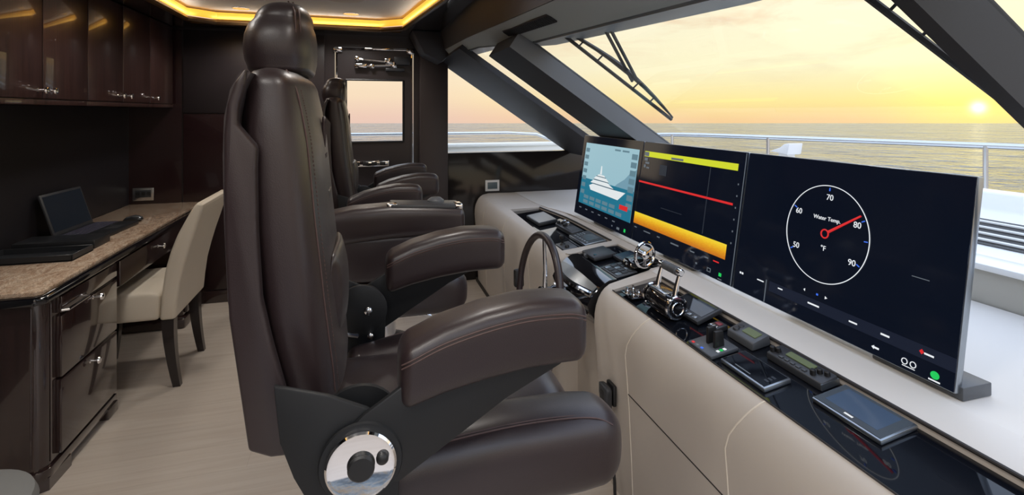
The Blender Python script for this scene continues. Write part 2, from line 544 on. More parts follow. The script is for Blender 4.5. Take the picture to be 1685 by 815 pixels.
# ceiling: dark soffit ring, lifted grey tray, amber cove
tray = [(-1.22, 4.30), (0.28, 4.34), (0.46, 3.04), (0.52, -0.5), (-1.22, -0.5)]
outer = [(AX, WY), (0.60, WY), (0.62, 4.0), (0.68, 1.9), (0.74, -0.6), (AX, -0.6)]
m = MB()
def flat_ring(mb, z0, z1):
    def quad(pts):
        mb.prism([(x, y, z0) for x, y in pts], (0, 0, z1 - z0))
    quad([(AX, WY + 0.05), (0.64, WY + 0.05), (0.28, 4.34), (-1.22, 4.30)])
    quad([(0.64, WY + 0.05), (0.70, 1.9), (0.76, -0.6), (0.52, -0.6), (0.46, 3.04), (0.28, 4.34)])
    quad([(AX, WY + 0.05), (-1.22, 4.30), (-1.22, -0.6), (AX, -0.6)])
flat_ring(m, 2.15, 2.19)
o = m.build('ceiling', SOFFIT, flat=True); struct(o, 'dark glossy ceiling border', 'ceiling')
o = MB().prism([(x, y, 2.255) for x, y in [(-1.5, 4.5), (0.6, 4.5), (0.7, -0.6), (-1.5, -0.6)]], (0, 0, 0.03)).build('ceiling_tray', CEIL, flat=True)
struct(o, 'pale grey recessed ceiling', 'ceiling')
# cove strip: a thing of its own
cv = thing('cove_light', 'amber light strip running round the recessed ceiling edge', 'light', (-0.4, 4.3, 2.16))
def ribbon(mb, pts, z0, z1, dx):
    for (a, b) in zip(pts[:-1], pts[1:]):
        mb.prism([(a[0], a[1], z0), (b[0], b[1], z0), (b[0], b[1], z1), (a[0], a[1], z1)], dx)
m = MB()
path = [(-1.22, -0.5), (-1.22, 4.16), (-1.06, 4.30), (0.12, 4.335), (0.30, 4.20), (0.46, 3.04), (0.52, -0.5)]
for a, b in zip(path[:-1], path[1:]):
    m.tube([(a[0], a[1], 2.215), (b[0], b[1], 2.215)], 0.026, 10)
m.build('led_strip', COVE, cv)
for a, b in ((path[0], path[1]), (path[2], path[3]), (path[4], path[5]), (path[5], path[6])):
    ld = bpy.data.lights.new('lamp', 'AREA')
    ld.shape = 'RECTANGLE'
    ln = math.hypot(b[0] - a[0], b[1] - a[1])
    ld.size = ln; ld.size_y = 0.03
    ld.energy = COVE_W * ln / 4.0
    ld.color = (1.0, 0.92, 0.82)
    lo = bpy.data.objects.new('lamp', ld)
    COL.objects.link(lo)
    lo.parent = cv
    inx, iny = (-0.42 - (a[0] + b[0]) / 2, 2.0 - (a[1] + b[1]) / 2)
    dl = math.hypot(inx, iny)
    lo.location = V(((a[0] + b[0]) / 2 + 0.04 * inx / dl, (a[1] + b[1]) / 2 + 0.04 * iny / dl, 2.165)) - ORG[cv.name]
    lo.rotation_euler = (PI, 0, math.atan2(b[1] - a[1], b[0] - a[0]))
m = MB()
for a, b in zip(path[:-1], path[1:]):
    m.tube([(a[0], a[1], 2.165), (b[0], b[1], 2.165)], 0.020, 8)
plabel(m.build('lip', COVELIP, cv), 'bronze lip under the light strip')

# windshield header, fascia, brow
edge = [(0.93, -0.6, 1.775), (0.885, 1.2, 1.810), (0.815, 2.49, 1.855), (0.71, 3.30, 1.925), (0.665, 4.20, 1.957), (0.655, 4.56, 1.965)]
inner = [(0.75, -0.6, 1.83), (0.70, 1.2, 1.892), (0.665, 2.49, 1.945), (0.64, 3.30, 1.978), (0.625, 4.15, 2.002), (0.62, 4.56, 2.01)]
top = [(0.72, -0.6, 2.16), (0.66, 1.2, 2.16), (0.615, 2.49, 2.16), (0.60, 3.30, 2.16), (0.59, 4.10, 2.16), (0.58, 4.56, 2.16)]
m = MB()
rs = []
for a, b in zip(edge, inner):
    a = V(a); b = V(b)
    rs.append([a, b, b + V((0.02, 0, 0.05)), a + V((0.03, 0, 0.05))])
m.rings(rs)
o = m.build('trim_5', HEADER); struct(o, 'grey lining above the windshield', 'trim')
m = MB()
rs = []
for a, b in zip(inner, top):
    a = V(a); b = V(b)
    rs.append([a + V((-0.004, 0, 0.002)), b, b + V((0.04, 0, 0)), a + V((0.04, 0, 0.002))])
m.rings(rs)
o = m.build('trim_6', HEADDK); struct(o, 'dark fascia above the windshield lining', 'trim')
m = MB()
rs = []
for a in edge:
    a = V(a)
    rs.append([a + V((0.012, 0, -0.008)), a + V((0.012, 0, 0.09)), a + V((0.15, 0, 0.075)), a + V((0.13, 0, -0.012))])
m.rings(rs)
o = m.build('trim_7', OUTERBROW); struct(o, 'outer roof brow over the windshield', 'trim')
# chamfered dark return between the fascia and the port pillar
m = MB().prism([(0.36, 4.50, 2.15), (0.62, 4.50, 2.15), (0.69, 4.50, 1.99), (0.60, 4.50, 1.90), (0.46, 4.50, 1.965)], (0, -0.34, 0), 0.012)
o = m.build('trim_8', HEADDK); struct(o, 'dark moulded corner at the top of the pillar', 'trim')
# vent grille let into the header lining
vg = thing('header_vent', 'dark slotted vent in the grey lining above the windshield', 'vent', (0.72, 2.4, 1.9))
def hpt(y, t, dz=0.0):
    for i in range(len(edge) - 1):
        if edge[i][1] <= y <= edge[i + 1][1]:
            k = (y - edge[i][1]) / (edge[i + 1][1] - edge[i][1])
            a = V(edge[i]).lerp(V(edge[i + 1]), k); b = V(inner[i]).lerp(V(inner[i + 1]), k)
            return a.lerp(b, t) + V((0, 0, dz))
m = MB()
rs = []
for i in range(13):
    y = 2.02 + 0.62 * i / 12
    rs.append([hpt(y, 0.42, -0.002), hpt(y, 0.72, -0.002), hpt(y, 0.72, 0.01), hpt(y, 0.42, 0.01)])
m.rings(rs).build('grille', POST, vg)
m = MB()
for i in range(26):
    y = 2.04 + 0.59 * i / 25
    m.tube([hpt(y, 0.45, -0.004), hpt(y, 0.69, -0.004)], 0.0035, 6)
m.build('slats', RUBBER, vg)

# windshield posts (raked): cross-section given by y range and depth off the glass
def wp(y, z, off): 
    n = V((1, 0, 1.479)).normalized()
    return V((KW - 1.479 * z, y, z)) - n * off
def post(name, y0, y1, depth, z0, z1, mats, flare=0.0, label=None):
    mb = MB()
    secs = []
    for z, fl in ((z0, flare), (z1, 0.0)):
        secs.append([wp(y0 - fl, z, -0.01), wp(y0, z, depth), wp(y1, z, depth), wp(y1, z, -0.01)])
    mb.rings(secs)
    o = mb.build(name, mats, flat=True)
    struct(o, label, 'window post')
    return o
p = post('trim_9', 3.56, WY + 0.03, 0.03, 1.135, 1.965, [POST], 0, 'broad dark corner post beside the side window')
p = post('trim_10', 2.49, 2.94, 0.09, 0.96, 1.90, [POST, POSTLT], 0, 'thick raked post between the two windshield panes')
for poly in p.data.polygons:
    if poly.normal.y < -0.7: poly.material_index = 1
p = post('trim_11', 0.642, 0.674, 0.105, 0.96, 1.83, [POST], 0, 'dark raked post at the right of the big windshield pane')
# white seal along the front edge of the side window
m = MB().tube([(0.66, WY - 0.005, 1.985), (1.90, WY - 0.005, 1.145)], 0.008, 8)
o = m.build('trim_12', OFFWHITE); struct(o)

def pane(name, pts, vec, label):
    o = MB().prism(pts, vec).build(name, GLASS, flat=True)
    return struct(o, label, 'window')
pane('window_1', [(0.694, WY + 0.03, 1.135), (1.88, WY + 0.03, 1.135), (0.67, WY + 0.03, 1.97), (0.69, WY + 0.03, 1.97)], (0, 0.006, 0), 'raked port side window')
nn = V((1, 0, 1.479)).normalized() * 0.006
pane('window_2', [wp(2.94, 0.95, 0), wp(3.56, 0.95, 0), wp(3.56, 1.96, 0), wp(2.94, 1.90, 0)], nn, 'narrow port windshield pane')
pane('window_3', [wp(0.674, 0.95, 0), wp(2.49, 0.95, 0), wp(2.49, 1.87, 0), wp(0.674, 1.84, 0)], nn, 'big centre windshield pane')
pane('window_4', [wp(-0.6, 0.95, 0), wp(0.642, 0.95, 0), wp(0.642, 1.83, 0), wp(-0.6, 1.80, 0)], nn, 'starboard windshield pane')

# ---- port door
dr = thing('door_1', 'dark port door with a square window and chrome edge trim', 'door', (0.085, WY, 0))
struct(dr)
m = MB()
m.box(-0.225, -0.150, WY + 0.0, WY + 0.05, 0.01, 2.04)
m.box(0.322, 0.397, WY + 0.0, WY + 0.05, 0.01, 2.04)
m.box(-0.150, 0.322, WY + 0.0, WY + 0.05, 1.770, 2.04)
m.box(-0.150, 0.322, WY + 0.0, WY + 0.05, 0.01, 1.243)
m.build('door_leaf', WALLDK, dr, flat=True)
m = MB().box(-0.150, 0.322, WY + 0.02, WY + 0.026, 1.243, 1.770)
m.build('pane', GLASS, dr, flat=True)
m = MB()
for a, b in (((-0.150, 1.243), (0.322, 1.243)), ((0.322, 1.243), (0.322, 1.770)), ((0.322, 1.77), (-0.150, 1.77)), ((-0.15, 1.77), (-0.15, 1.243))):
    m.tube([(a[0], WY - 0.002, a[1]), (b[0], WY - 0.002, b[1])], 0.009, 8)
m.build('window_gasket', RUBBER, dr)
m = MB()
fr = [(-0.225, WY - 0.010, 1.05), (-0.225, WY - 0.010, 2.030), (0.392, WY - 0.010, 2.030), (0.392, WY - 0.010, 1.05)]
for a, b in zip(fr[:-1], fr[1:]):
    m.tube([a, b], 0.008, 8)
for x in (-0.215, 0.382):
    m.box(x - 0.035, x + 0.035, WY - 0.022, WY - 0.006, 1.995, 2.045, 0.008)
m.box(0.0, 0.24, WY - 0.02, WY - 0.006, 2.022, 2.042, 0.004)
plabel(m.build('edge_trim', CHROME, dr), 'chrome edge trim of the door')
m = MB()
m.tube([(-0.06, WY - 0.03, 1.945), (0.19, WY - 0.035, 1.925)], 0.011, 10)
m.tube([(-0.05, WY - 0.03, 1.885), (0.24, WY - 0.035, 1.895)], 0.010, 10)
m.box(-0.08, 0.02, WY - 0.05, WY - 0.0, 1.865, 1.905, 0.008)
m.box(-0.08, -0.045, WY - 0.05, WY - 0.0, 1.92, 1.965, 0.008)
m.box(0.165, 0.225, WY - 0.055, WY - 0.0, 1.90, 1.955, 0.01)
m.box(0.21, 0.265, WY - 0.05, WY - 0.0, 1.87, 1.925, 0.01)
m.lathe((0.06, WY - 0.05, 1.88), (0, 1, 0), [(0, 0.01), (0.004, 0.02), (0.05, 0.02)], 16)
plabel(m.build('closer_arm', CHROME, dr), 'chrome closer arm above the door window')
m = MB()
m.box(0.24, 0.37, WY - 0.05, WY - 0.0, 1.90, 1.97, 0.006)
m.box(0.17, 0.33, WY - 0.045, WY - 0.0, 1.845, 1.872, 0.006)
m.build('closer_body', PLASTIC, dr)
m = MB()
m.box(-0.10, 0.20, WY - 0.03, WY - 0.0, 1.036, 1.085, 0.006)
plabel(m.build('latch_plate', CHROME, dr), 'chrome latch plate low on the door')
m = MB()
for i in range(4):
    m.box(-0.085 + 0.07 * i, -0.04 + 0.07 * i, WY - 0.036, WY - 0.028, 1.045, 1.076, 0.004)
m.build('latch_recess', RUBBER, dr)

# ============================================================ OUTSIDE
ct, st = math.cos(-TH), math.sin(-TH)
Mr = Matrix.Rotation(-TH, 4, 'Z')
m = MB()
m.prism([Mr @ V(p) for p in [(-500, -120, -2.6), (500, -120, -2.6), (500, 179, -2.6), (-500, 179, -2.6)]], (0, 0, 0.1))
o = m.build('sea', SEA, flat=True); struct(o, 'open sea to the horizon', 'sea')
deck = [(-2.5, 4.66), (2.2, 4.66), (2.2, -0.6), (5.3, -0.6), (5.25, 1.2), (4.85, 2.7), (4.2, 4.2), (3.3, 5.45), (2.3, 5.85), (-2.5, 5.9)]
m = MB().prism([(x, y, 0.30) for x, y in deck], (0, 0, 0.1))
o = m.build('deck', WHITE, flat=True); struct(o, 'white foredeck and side deck outside', 'deck')
m = MB()
m.prism([(-2.5, 5.80, 0.40), (2.3, 5.76, 0.40), (2.3, 5.76, 1.10), (-2.5, 5.80, 1.10)], (0, 0.08, 0))
m.box(-2.5, 2.3, 5.74, 5.90, 1.10, 1.14, 0.015)
o = m.build('bulwark', OFFWHITE); struct(o, 'white bulwark along the port side deck', 'bulwark')
rl = thing('side_rail', 'steel tube rail above the white bulwark beyond the door', 'rail', (0, 5.82, 1.14))
m = MB().tube([(-2.5, 5.82, 1.255), (1.6, 5.80, 1.255), (1.95, 5.79, 1.235), (2.15, 5.78, 1.16)], 0.017, 10); m.build('top_rail', STEEL, rl)
m = MB().tube([(-1.9, 5.82, 1.13), (-1.9, 5.82, 1.255)], 0.012, 8); m.build('stanchion', STEEL, rl)
br = thing('bow_rail', 'steel bow rail beyond the windshield above the monitors', 'rail', (4.5, 3.0, 0.4))
raillist = [(5.25, -0.6, 1.245), (5.15, 1.2, 1.238), (4.80, 2.7, 1.232), (4.15, 4.2, 1.232), (3.45, 5.30, 1.232), (3.2, 5.5, 1.18), (3.1, 5.56, 0.98)]
def smooth(pts, n=8):
    P = [V(p) for p in pts]; out = []
    for i in range(len(P) - 1):
        p0 = P[max(i - 1, 0)]; p1 = P[i]; p2 = P[i + 1]; p3 = P[min(i + 2, len(P) - 1)]
        for k in range(n):
            t = k / n
            out.append(0.5 * ((2 * p1) + (p2 - p0) * t + (2 * p0 - 5 * p1 + 4 * p2 - p3) * t * t + (3 * p1 - p0 - 3 * p2 + p3) * t ** 3))
    out.append(P[-1])
    return out
m = MB().tube(smooth(raillist), 0.024, 10); m.build('top_rail', STEEL, br)
for x, y in ((5.1, 1.45), (4.72, 2.90), (4.02, 4.42), (3.45, 5.28)):
    m = MB().tube([(x, y, 0.40), (x, y, 1.23)], 0.018, 8); m.build('stanchion', STEEL, br)
# cowl with louvres just outside the glass
cw = thing('vent_cowl', 'white moulded cowl with black louvres outside the windshield', 'cowl', (2.6, 1.2, 0.4))
m = MB()
m.prism([(2.215, -0.6, 0.4), (2.215, -0.6, 0.935), (2.33, -0.6, 0.945), (2.62, -0.6, 1.035), (2.68, -0.6, 1.06), (2.74, -0.6, 1.135), (2.82, -0.6, 1.14), (2.95, -0.6, 0.4)], (0, 3.5, 0), 0.012)
m.build('body', WHITE, cw)
for y0, y1 in ((1.10, 2.7),):
    pass
def slope(x): return 0.945 + (x - 2.33) / (2.62 - 2.33) * 0.09
m = MB()
m.prism([(2.39, 1.26, slope(2.39) + 0.001), (2.60, 1.26, slope(2.60) + 0.001), (2.60, 2.5, slope(2.60) + 0.001), (2.39, 2.5, slope(2.39) + 0.001)], (0, 0, 0.004))
m.build('vent_opening', RUBBER, cw)
for i in range(4):
    x = 2.42 + i * 0.05
    MB().box(x - 0.011, x + 0.011, 1.27, 2.49, slope(x) + 0.003, slope(x) + 0.012, 0.003).build('louvre', WHITE, cw)
# small white fitting seen above the middle monitor
o = MB().prism([(3.3, 3.42, 1.15), (3.3, 3.62, 1.165), (3.3, 3.50, 1.205), (3.3, 3.46, 1.235), (3.3, 3.40, 1.245)], (0.14, 0, 0), 0.008)
o.prism([(3.33, 3.45, 0.4), (3.41, 3.45, 0.4), (3.41, 3.55, 0.4), (3.33, 3.55, 0.4)], (0, 0, 0.78), 0.01)
o = o.build('deck_fitting', WHITE)
tag(o, 'small white wedge-topped deck fitting outside above the middle monitor', 'deck fitting')

# ---- wipers
def wiper(label, tip0, tip1, arms, off=-0.03):
    t = thing('windshield_wiper', label, 'wiper', tip0, 'wipers on the windshield panes')
    n = V((1, 0, 1.479)).normalized()
    a = V(tip0) + n * 0.03; b = V(tip1) + n * 0.03
    ax = (b - a).normalized(); side = ax.cross(n)
    m = MB()
    m.tube([a, a.lerp(b, 0.5), b], 0.0085, 6)
    m.build('blade', RUBBER, t)
    m = MB()
    pts = [a.lerp(b, k) + n * (0.012 + 0.030 * math.sin(PI * k)) + side * 0.028 * math.sin(PI * k) for k in [i / 10 for i in range(11)]]
    m.tube(pts, 0.007, 6, taper=[0.004, 0.007, 0.009, 0.010, 0.012, 0.014, 0.012, 0.010, 0.009, 0.007, 0.004])
    for k in (0.2, 0.35, 0.65, 0.8):
        m.tube([a.lerp(b, k), a.lerp(b, k) + n * (0.012 + 0.030 * math.sin(PI * k)) + side * 0.028 * math.sin(PI * k)], 0.004, 6)
    m.build('bridge', RUBBER, t)
    for p0, p1 in arms:
        MB().tube([V(p0) + n * 0.07, V(p1) + n * 0.05], 0.008, 6).build('arm', RUBBER, t)
    return t
mid = V((0.844, 2.185, 1.835)).lerp(V((1.432, 2.224, 1.437)), 0.58)
wiper('wiper with twin arms in the middle of the big windshield pane', (0.80, 2.185, 1.857), (1.432, 2.224, 1.437),
      [((0.80, 1.815, 1.845), mid + V((0.0, -0.02, 0))), ((0.80, 1.775, 1.845), mid + V((0.02, -0.035, 0)))])
mid = V((0.869, 3.20, 1.818)).lerp(V((1.547, 3.25, 1.359)), 0.5)
wiper('wiper lying across the narrow windshield pane at left', (0.86, 3.36, 1.825), (1.50, 3.30, 1.39), [((0.72, 3.10, 1.94), V((1.15, 3.25, 1.62)))])
mid = V((0.985, 0.872, 1.74)).lerp(V((1.422, 0.799, 1.444)), 0.5)
wiper('wiper lying close along the right-hand windshield post', (0.96, 0.86, 1.757), (1.47, 0.78, 1.411),
      [((0.90, 1.02, 1.80), V((1.03, 0.86, 1.71))), ((0.93, 0.80, 1.775), V((1.30, 0.79, 1.526)))])

# ============================================================ HELM CONSOLE
con = thing('helm_console', 'long cream leather helm console under the three monitors', 'console', (1.3, 2.2, 0))
def front_prof(lip, fo=0.0):
    """front face of the console, from the floor up to the lip"""
    p = [(0.96, 0.0), (0.952, 0.20), (0.942, 0.40), (0.932, 0.53), (0.926, 0.60), (0.927, 0.645), (0.933, 0.68), (0.944, 0.71), (0.958, 0.734), (0.974, 0.751), (0.990, 0.761)]
    p = [(x + fo, z) for x, z in p]
    if lip > 0.99: p.append((lip + fo * 0.3, 0.768))
    return p
def backtop(y):
    w = max(0.0, min(1.0, (3.95 - y) / 0.9)); w = w * w * (3 - 2 * w)
    xb = 1.204 if y < 2.2 else 1.285
    pts = [(xb + 0.001, 0.801), (xb + 0.012, 0.808), (1.312, 0.820), (1.60, 0.822), (2.083, 0.822), (2.083, 0.0)]
    return xb, w, [(x, 0.766 + (z - 0.766) * w if z > 0.5 else z) for x, z in pts]
def sec(y, lip, recess, fo=0.0):
    p = front_prof(lip, fo)
    lx, lz = p[-1]
    d = 0.024 if recess else 0.0
    xb, w, bt = backtop(y)
    p += [(lx + 0.001, lz - d), (xb, bt[0][1] - d - (0.0 if recess else 0.0005))]
    p += bt
    # resample to the same count
    while len(p) < 20: p.insert(11, p[11])
    return [V((x, y, z)) for x, z in p]
m = MB()
# starboard section
m.rings([sec(y, 0.0, True) for y in (-0.6, 0.5, 1.0, 1.5, 1.945)])
m.rings([sec(1.945, 0.0, False), sec(1.985, 0.0, False), sec(2.005, 0.0, False, 0.008), sec(2.018, 0.0, False, 0.022), sec(2.025, 0.0, False, 0.045)])
# port section
lipy = lambda y: 1.0 + 0.05 * max(0, min(1, (y - 2.5) / 1.25))
m.rings([sec(2.475, lipy(2.5), False, 0.045), sec(2.482, lipy(2.5), False, 0.022), sec(2.495, lipy(2.5), False, 0.008), sec(2.515, lipy(2.5), False, 0), sec(2.545, lipy(2.5), False)])
m.rings([sec(y, lipy(y), True) for y in (2.545, 2.9, 3.3, 3.73)])
m.rings([sec(y, lipy(y), False) for y in (3.73, 4.0, 4.3, 4.44)] + [sec(4.47, 1.05, False, 0.01), sec(4.505, 1.05, False, 0.03), sec(4.52, 1.05, False, 0.07)])
# middle, set back behind the wheel
def secm(y):
    p = [(1.06, 0.0), (1.06, 0.60), (1.06, 0.745)] + [(1.06, 0.756)] * 8 + [(1.07, 0.757), (1.285, 0.785)] + backtop(2.3)[2]
    while len(p) < 20: p.insert(5, p[5])
    return [V((x, y, z)) for x, z in p]
m.rings([secm(2.02), secm(2.48)])
m.build('body', CREAM, con)
# dash top between the monitors and the windshield, up to the low wall
m = MB()
rs = []
for k in range(24):
    y = -0.6 + 5.105 * k / 23
    w = backtop(max(y, 2.3))[1]
    rs.append([V((1.312, y, 0.7665 + 0.0545 * w)), V((2.083, y, 0.7665 + 0.0565 * w)), V((2.083, y, 0.7705 + 0.0565 * w)), V((1.312, y, 0.7705 + 0.0545 * w))])
m.rings(rs)
m.build('dash_top', CREAM_TOP, con)
# ledge under the screens: brown shadow gap and pale pad
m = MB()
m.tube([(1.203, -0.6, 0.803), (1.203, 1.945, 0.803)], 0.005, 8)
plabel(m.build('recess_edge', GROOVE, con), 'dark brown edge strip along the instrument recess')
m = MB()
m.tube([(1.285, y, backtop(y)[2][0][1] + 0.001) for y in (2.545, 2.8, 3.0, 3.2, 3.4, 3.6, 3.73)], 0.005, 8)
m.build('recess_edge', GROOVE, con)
m = MB()
m.prism([(1.205, -0.6, 0.803), (1.225, -0.6, 0.813), (1.295, -0.6, 0.824), (1.31, -0.6, 0.826), (1.31, -0.6, 0.81), (1.205, -0.6, 0.79)], (0, 2.60, 0))
m.build('ledge', CREAM_TOP, con)
# black glass panels sunk in the recesses
def gz(x): return 0.745 + (x - 0.985) * 0.159
def gpanel(y0, y1, x0, x1):
    return MB().prism([(x0, y0, gz(x0)), (x1, y0, gz(x1)), (x1, y1, gz(x1)), (x0, y1, gz(x0))], (0, 0, 0.004))
plabel(gpanel(-0.6, 1.945, 0.992, 1.204).build('glass_panel', BLACKGLASS, con), 'black glass panel nearest the camera')
m = MB()
rs = []
for k in range(12):
    y = 2.546 + 1.183 * k / 11
    zb = backtop(y)[2][0][1] - 0.012
    rs.append([V((lipy(y) + 0.003, y, 0.749)), V((1.283, y, zb)), V((1.283, y, zb - 0.004)), V((lipy(y) + 0.003, y, 0.745))])
m.rings(rs)
plabel(m.build('glass_panel', BLACKGLASS, con), 'black glass panel at the far end')
m = MB().prism([(1.062, 2.03, 0.762), (1.204, 2.03, 0.785), (1.283, 2.03, 0.7905), (1.283, 2.47, 0.7905), (1.204, 2.47, 0.785), (1.062, 2.47, 0.762)], (0, 0, 0.004))
plabel(m.build('glass_panel', BLACKGLASS, con), 'black glass panel behind the steering wheel')
m = MB()
pf = front_prof(0.0)
m.tube([(pf[-1][0] - 0.004, -0.6, pf[-1][1] + 0.001), (pf[-1][0] - 0.004, 1.94, pf[-1][1] + 0.001)], 0.0022, 6)
m.build('lip_piping', GROOVE, con)
# stitched seams running up over the front and the hatch line
for y in (1.72, 1.17, 0.55):
    m = MB()
    pts = [(x - 0.0005, y + (0.0 if z < 0.62 else -0.55 * (z - 0.62)), z + 0.0005) for x, z in pf]
    m.tube(pts, 0.0022, 6).build('seam', CREAM_SEAM, con)
for y in (2.9, 3.5, 4.1):
    MB().tube([(x - 0.0005, y, z + 0.0005) for x, z in pf], 0.002, 6).build('seam', CREAM_SEAM, con)
m = MB()
m.tube([(0.9385, 1.72, 0.455), (0.9385, -0.6, 0.455)], 0.0028, 6)
m.build('hatch_groove', GROOVE, con)
m = MB().box(0.945, 1.0, -0.6, 1.72, 0.0, 0.03)
m.box(0.95, 1.0, 2.5, 4.5, 0.0, 0.03)
m.build('kick_strip', GROOVE, con)

# low wall and sill in front of the dash
o = MB().box(2.09, 2.16, -0.6, WY, 0.0, 0.945).build('wall_forward', mat('grey_dash_wall', lin(176, 172, 162), 0.5), flat=True)
struct(o, 'low grey wall at the front of the dash', 'wall')
o = MB().box(2.075, 2.215, -0.6, WY, 0.945, 0.968, 0.004).build('trim_13', WHITE); struct(o, 'white sill below the windshield', 'sill')

# ============================================================ MONITORS
TILT = V((0.075, 0, 0.494)); TU = TILT.normalized(); MNRM = V((0, -1, 0)).cross(TU) 
MNRM = -MNRM if MNRM.x > 0 else MNRM
MW, MH = 0.757, 0.494
def mp(i, u, v, lift=0.0):
    return V((1.32, 3.14 - MW * (i + u), 0.848)) + TILT * v + MNRM * lift
MLABEL = ['monitor at the far end showing a white yacht on water', 'middle monitor with lime bar, red line and orange band',
          'monitor nearest the camera showing a round water temperature gauge']
SCREENS = []
for i in range(3):
    t = thing('monitor', MLABEL[i], 'monitor', mp(i, 0.5, 0), 'helm monitors')
    m = MB()
    g = 0.004
    corners = [mp(i, g, -0.01), mp(i, 1 - g, -0.01), mp(i, 1 - g, 1.01), mp(i, g, 1.01)]
    m.prism(corners, -MNRM * 0.022, 0.003)
    plabel(m.build('housing', SILVER, t), 'silver edged housing')
    m = MB().prism([mp(i, 0.006, -0.004, 0.001), mp(i, 0.994, -0.004, 0.001), mp(i, 0.994, 1.004, 0.001), mp(i, 0.006, 1.004, 0.001)], -MNRM * 0.002 + MNRM * 0.0035)
    sc = m.build('screen', E_NAVY, t, flat=True)
    SCREENS.append(sc)
    m = MB()
    m.prism([mp(i, 0.3, 0.0, -0.022), mp(i, 0.7, 0.0, -0.022), mp(i, 0.7, 0.5, -0.022), mp(i, 0.3, 0.5, -0.022)], -MNRM * 0.03, 0.004)
    m.build('rear_box', PLASTIC, t)
    m = MB()
    if i == 2:
        m.box(1.335, 1.43, 3.14 - MW * 3 - 0.004, 3.14 - MW * 3 + 0.22, 0.826, 0.858, 0.003)
    else:
        m.box(1.335, 1.43, 3.14 - MW * (i + 0.65), 3.14 - MW * (i + 0.35), 0.826, 0.858, 0.003)
    m.build('foot', PLASTIC_LT, t)

def quad(i, u0, u1, v0, v1, name, material, lift=0.0035, th=0.0004, rot=None):
    m = MB().prism([mp(i, u0, v0, lift), mp(i, u1, v0, lift), mp(i, u1, v1, lift), mp(i, u0, v1, lift)], MNRM * th)
    return m.build(name, material, SCREENS[i], flat=True)
def quads(i, lst, name, material, lift=0.0035, th=0.0004):
    for u0, u1, v0, v1 in lst:
        quad(i, u0, u1, v0, v1, name[:-1] if name.endswith('s') else name, material, lift, th)
def poly(i, pts, name, material, lift):
    m = MB().prism([mp(i, u, v, lift) for u, v in pts], MNRM * 0.0004)
    return m.build(name, material, SCREENS[i], flat=True)
RT = V((0, -1, 0))
# -- near monitor: the gauge
GC = (0.481, 0.560); GR = 0.146
def gp(ang, r): return mp(2, GC[0] + r * math.cos(ang) / MW, GC[1] + r * math.sin(ang) / MH, 0.004)
m = MB()
m.tube([gp(2 * PI * k / 96, GR) for k in range(96)], 0.0013, 6, closed=True)
m.build('gauge_ring', E_WHITE, SCREENS[2])
ang_needle = math.atan2((0.709 - 0.557) * MH, (0.630 - 0.483) * MW)
m = MB()
m.tube([gp(ang_needle, 0.014), gp(ang_needle, 0.134)], 0.002, 6, taper=[0.0042, 0.0026])
m.tube([gp(2 * PI * k / 32, 0.0125) for k in range(32)], 0.0022, 6, closed=True)
m.build('gauge_needle', E_RED, SCREENS[2])
for body, u, v, s in (('50', 0.348, 0.441, 0.025), ('60', 0.342, 0.663, 0.025), ('70', 0.485, 0.783, 0.025), ('80', 0.617, 0.655, 0.025), ('90', 0.612, 0.436, 0.025)):
    text_mesh('numeral', body, s, mp(2, u, v, 0.0035), RT, TU, E_WHITE, SCREENS[2])
text_mesh('gauge_caption', 'Water Temp.', 0.0175, mp(2, 0.482, 0.652, 0.0035), RT, TU, E_WHITE, SCREENS[2])
text_mesh('gauge_unit', '\u00b0F', 0.022, mp(2, 0.481, 0.470, 0.0035), RT, TU, E_WHITE, SCREENS[2])
m = MB()
for a in (152, 211, 90, 27, -28, 3):
    a = math.radians(a)
    m.tube([gp(a, GR - 0.016), gp(a, GR - 0.006)], 0.0016, 6)
m.build('gauge_ticks', E_BLUE, SCREENS[2])
quad(2, 0.23, 0.995, 0.085, 0.150, 'menu_strip', E_BAR, 0.0033)
quads(2, [(0.155, 0.195, 0.124, 0.132), (0.280, 0.306, 0.124, 0.132), (0.440, 0.495, 0.113, 0.123), (0.628, 0.662, 0.109, 0.118), (0.752, 0.784, 0.114, 0.124),
          (0.90, 0.93, 0.110, 0.119), (0.040, 0.050, 0.118, 0.132), (0.054, 0.064, 0.118, 0.132), (0.920, 0.955, 0.004, 0.011), (0.835, 0.877, 0.012, 0.016)], 'menu_marks', E_WHITE)
quads(2, [(0.208, 0.213, 0.0, 0.150), (0.835, 0.892, 0.464, 0.468)], 'divider', E_GREY)
m = MB()
for u in (0.842, 0.870):
    m.tube([mp(2, u + 0.009 * math.cos(2 * PI * k / 20), 0.036 + 0.014 * math.sin(2 * PI * k / 20), 0.004) for k in range(20)], 0.0011, 5, closed=True)
m.build('round_icons', E_WHITE, SCREENS[2])
poly(2, [(0.724, 0.035), (0.734, 0.046), (0.734, 0.040), (0.752, 0.040), (0.752, 0.030), (0.734, 0.030), (0.734, 0.024)], 'arrow_icon', E_WHITE, 0.0035)
poly(2, [(0.412, 0.187), (0.420, 0.196), (0.420, 0.178)], 'back_icon', E_WHITE, 0.0035)
poly(2, [(0.516, 0.178), (0.516, 0.196), (0.527, 0.187)], 'next_icon', E_WHITE, 0.0035)
poly(2, [(0.475, 0.181), (0.484, 0.181), (0.484, 0.193), (0.475, 0.193)], 'page_dot', E_BLUE, 0.0035)
poly(2, [(0.884, 0.117), (0.892, 0.130), (0.900, 0.117), (0.892, 0.104)], 'alarm_icon', E_RED, 0.0035)
m = MB().prism([mp(2, 0.938 + 0.0135 * math.cos(2 * PI * k / 20), 0.034 + 0.0185 * math.sin(2 * PI * k / 20), 0.0035) for k in range(20)], MNRM * 0.0004)
m.build('status_dot', E_GREEN, SCREENS[2], flat=True)
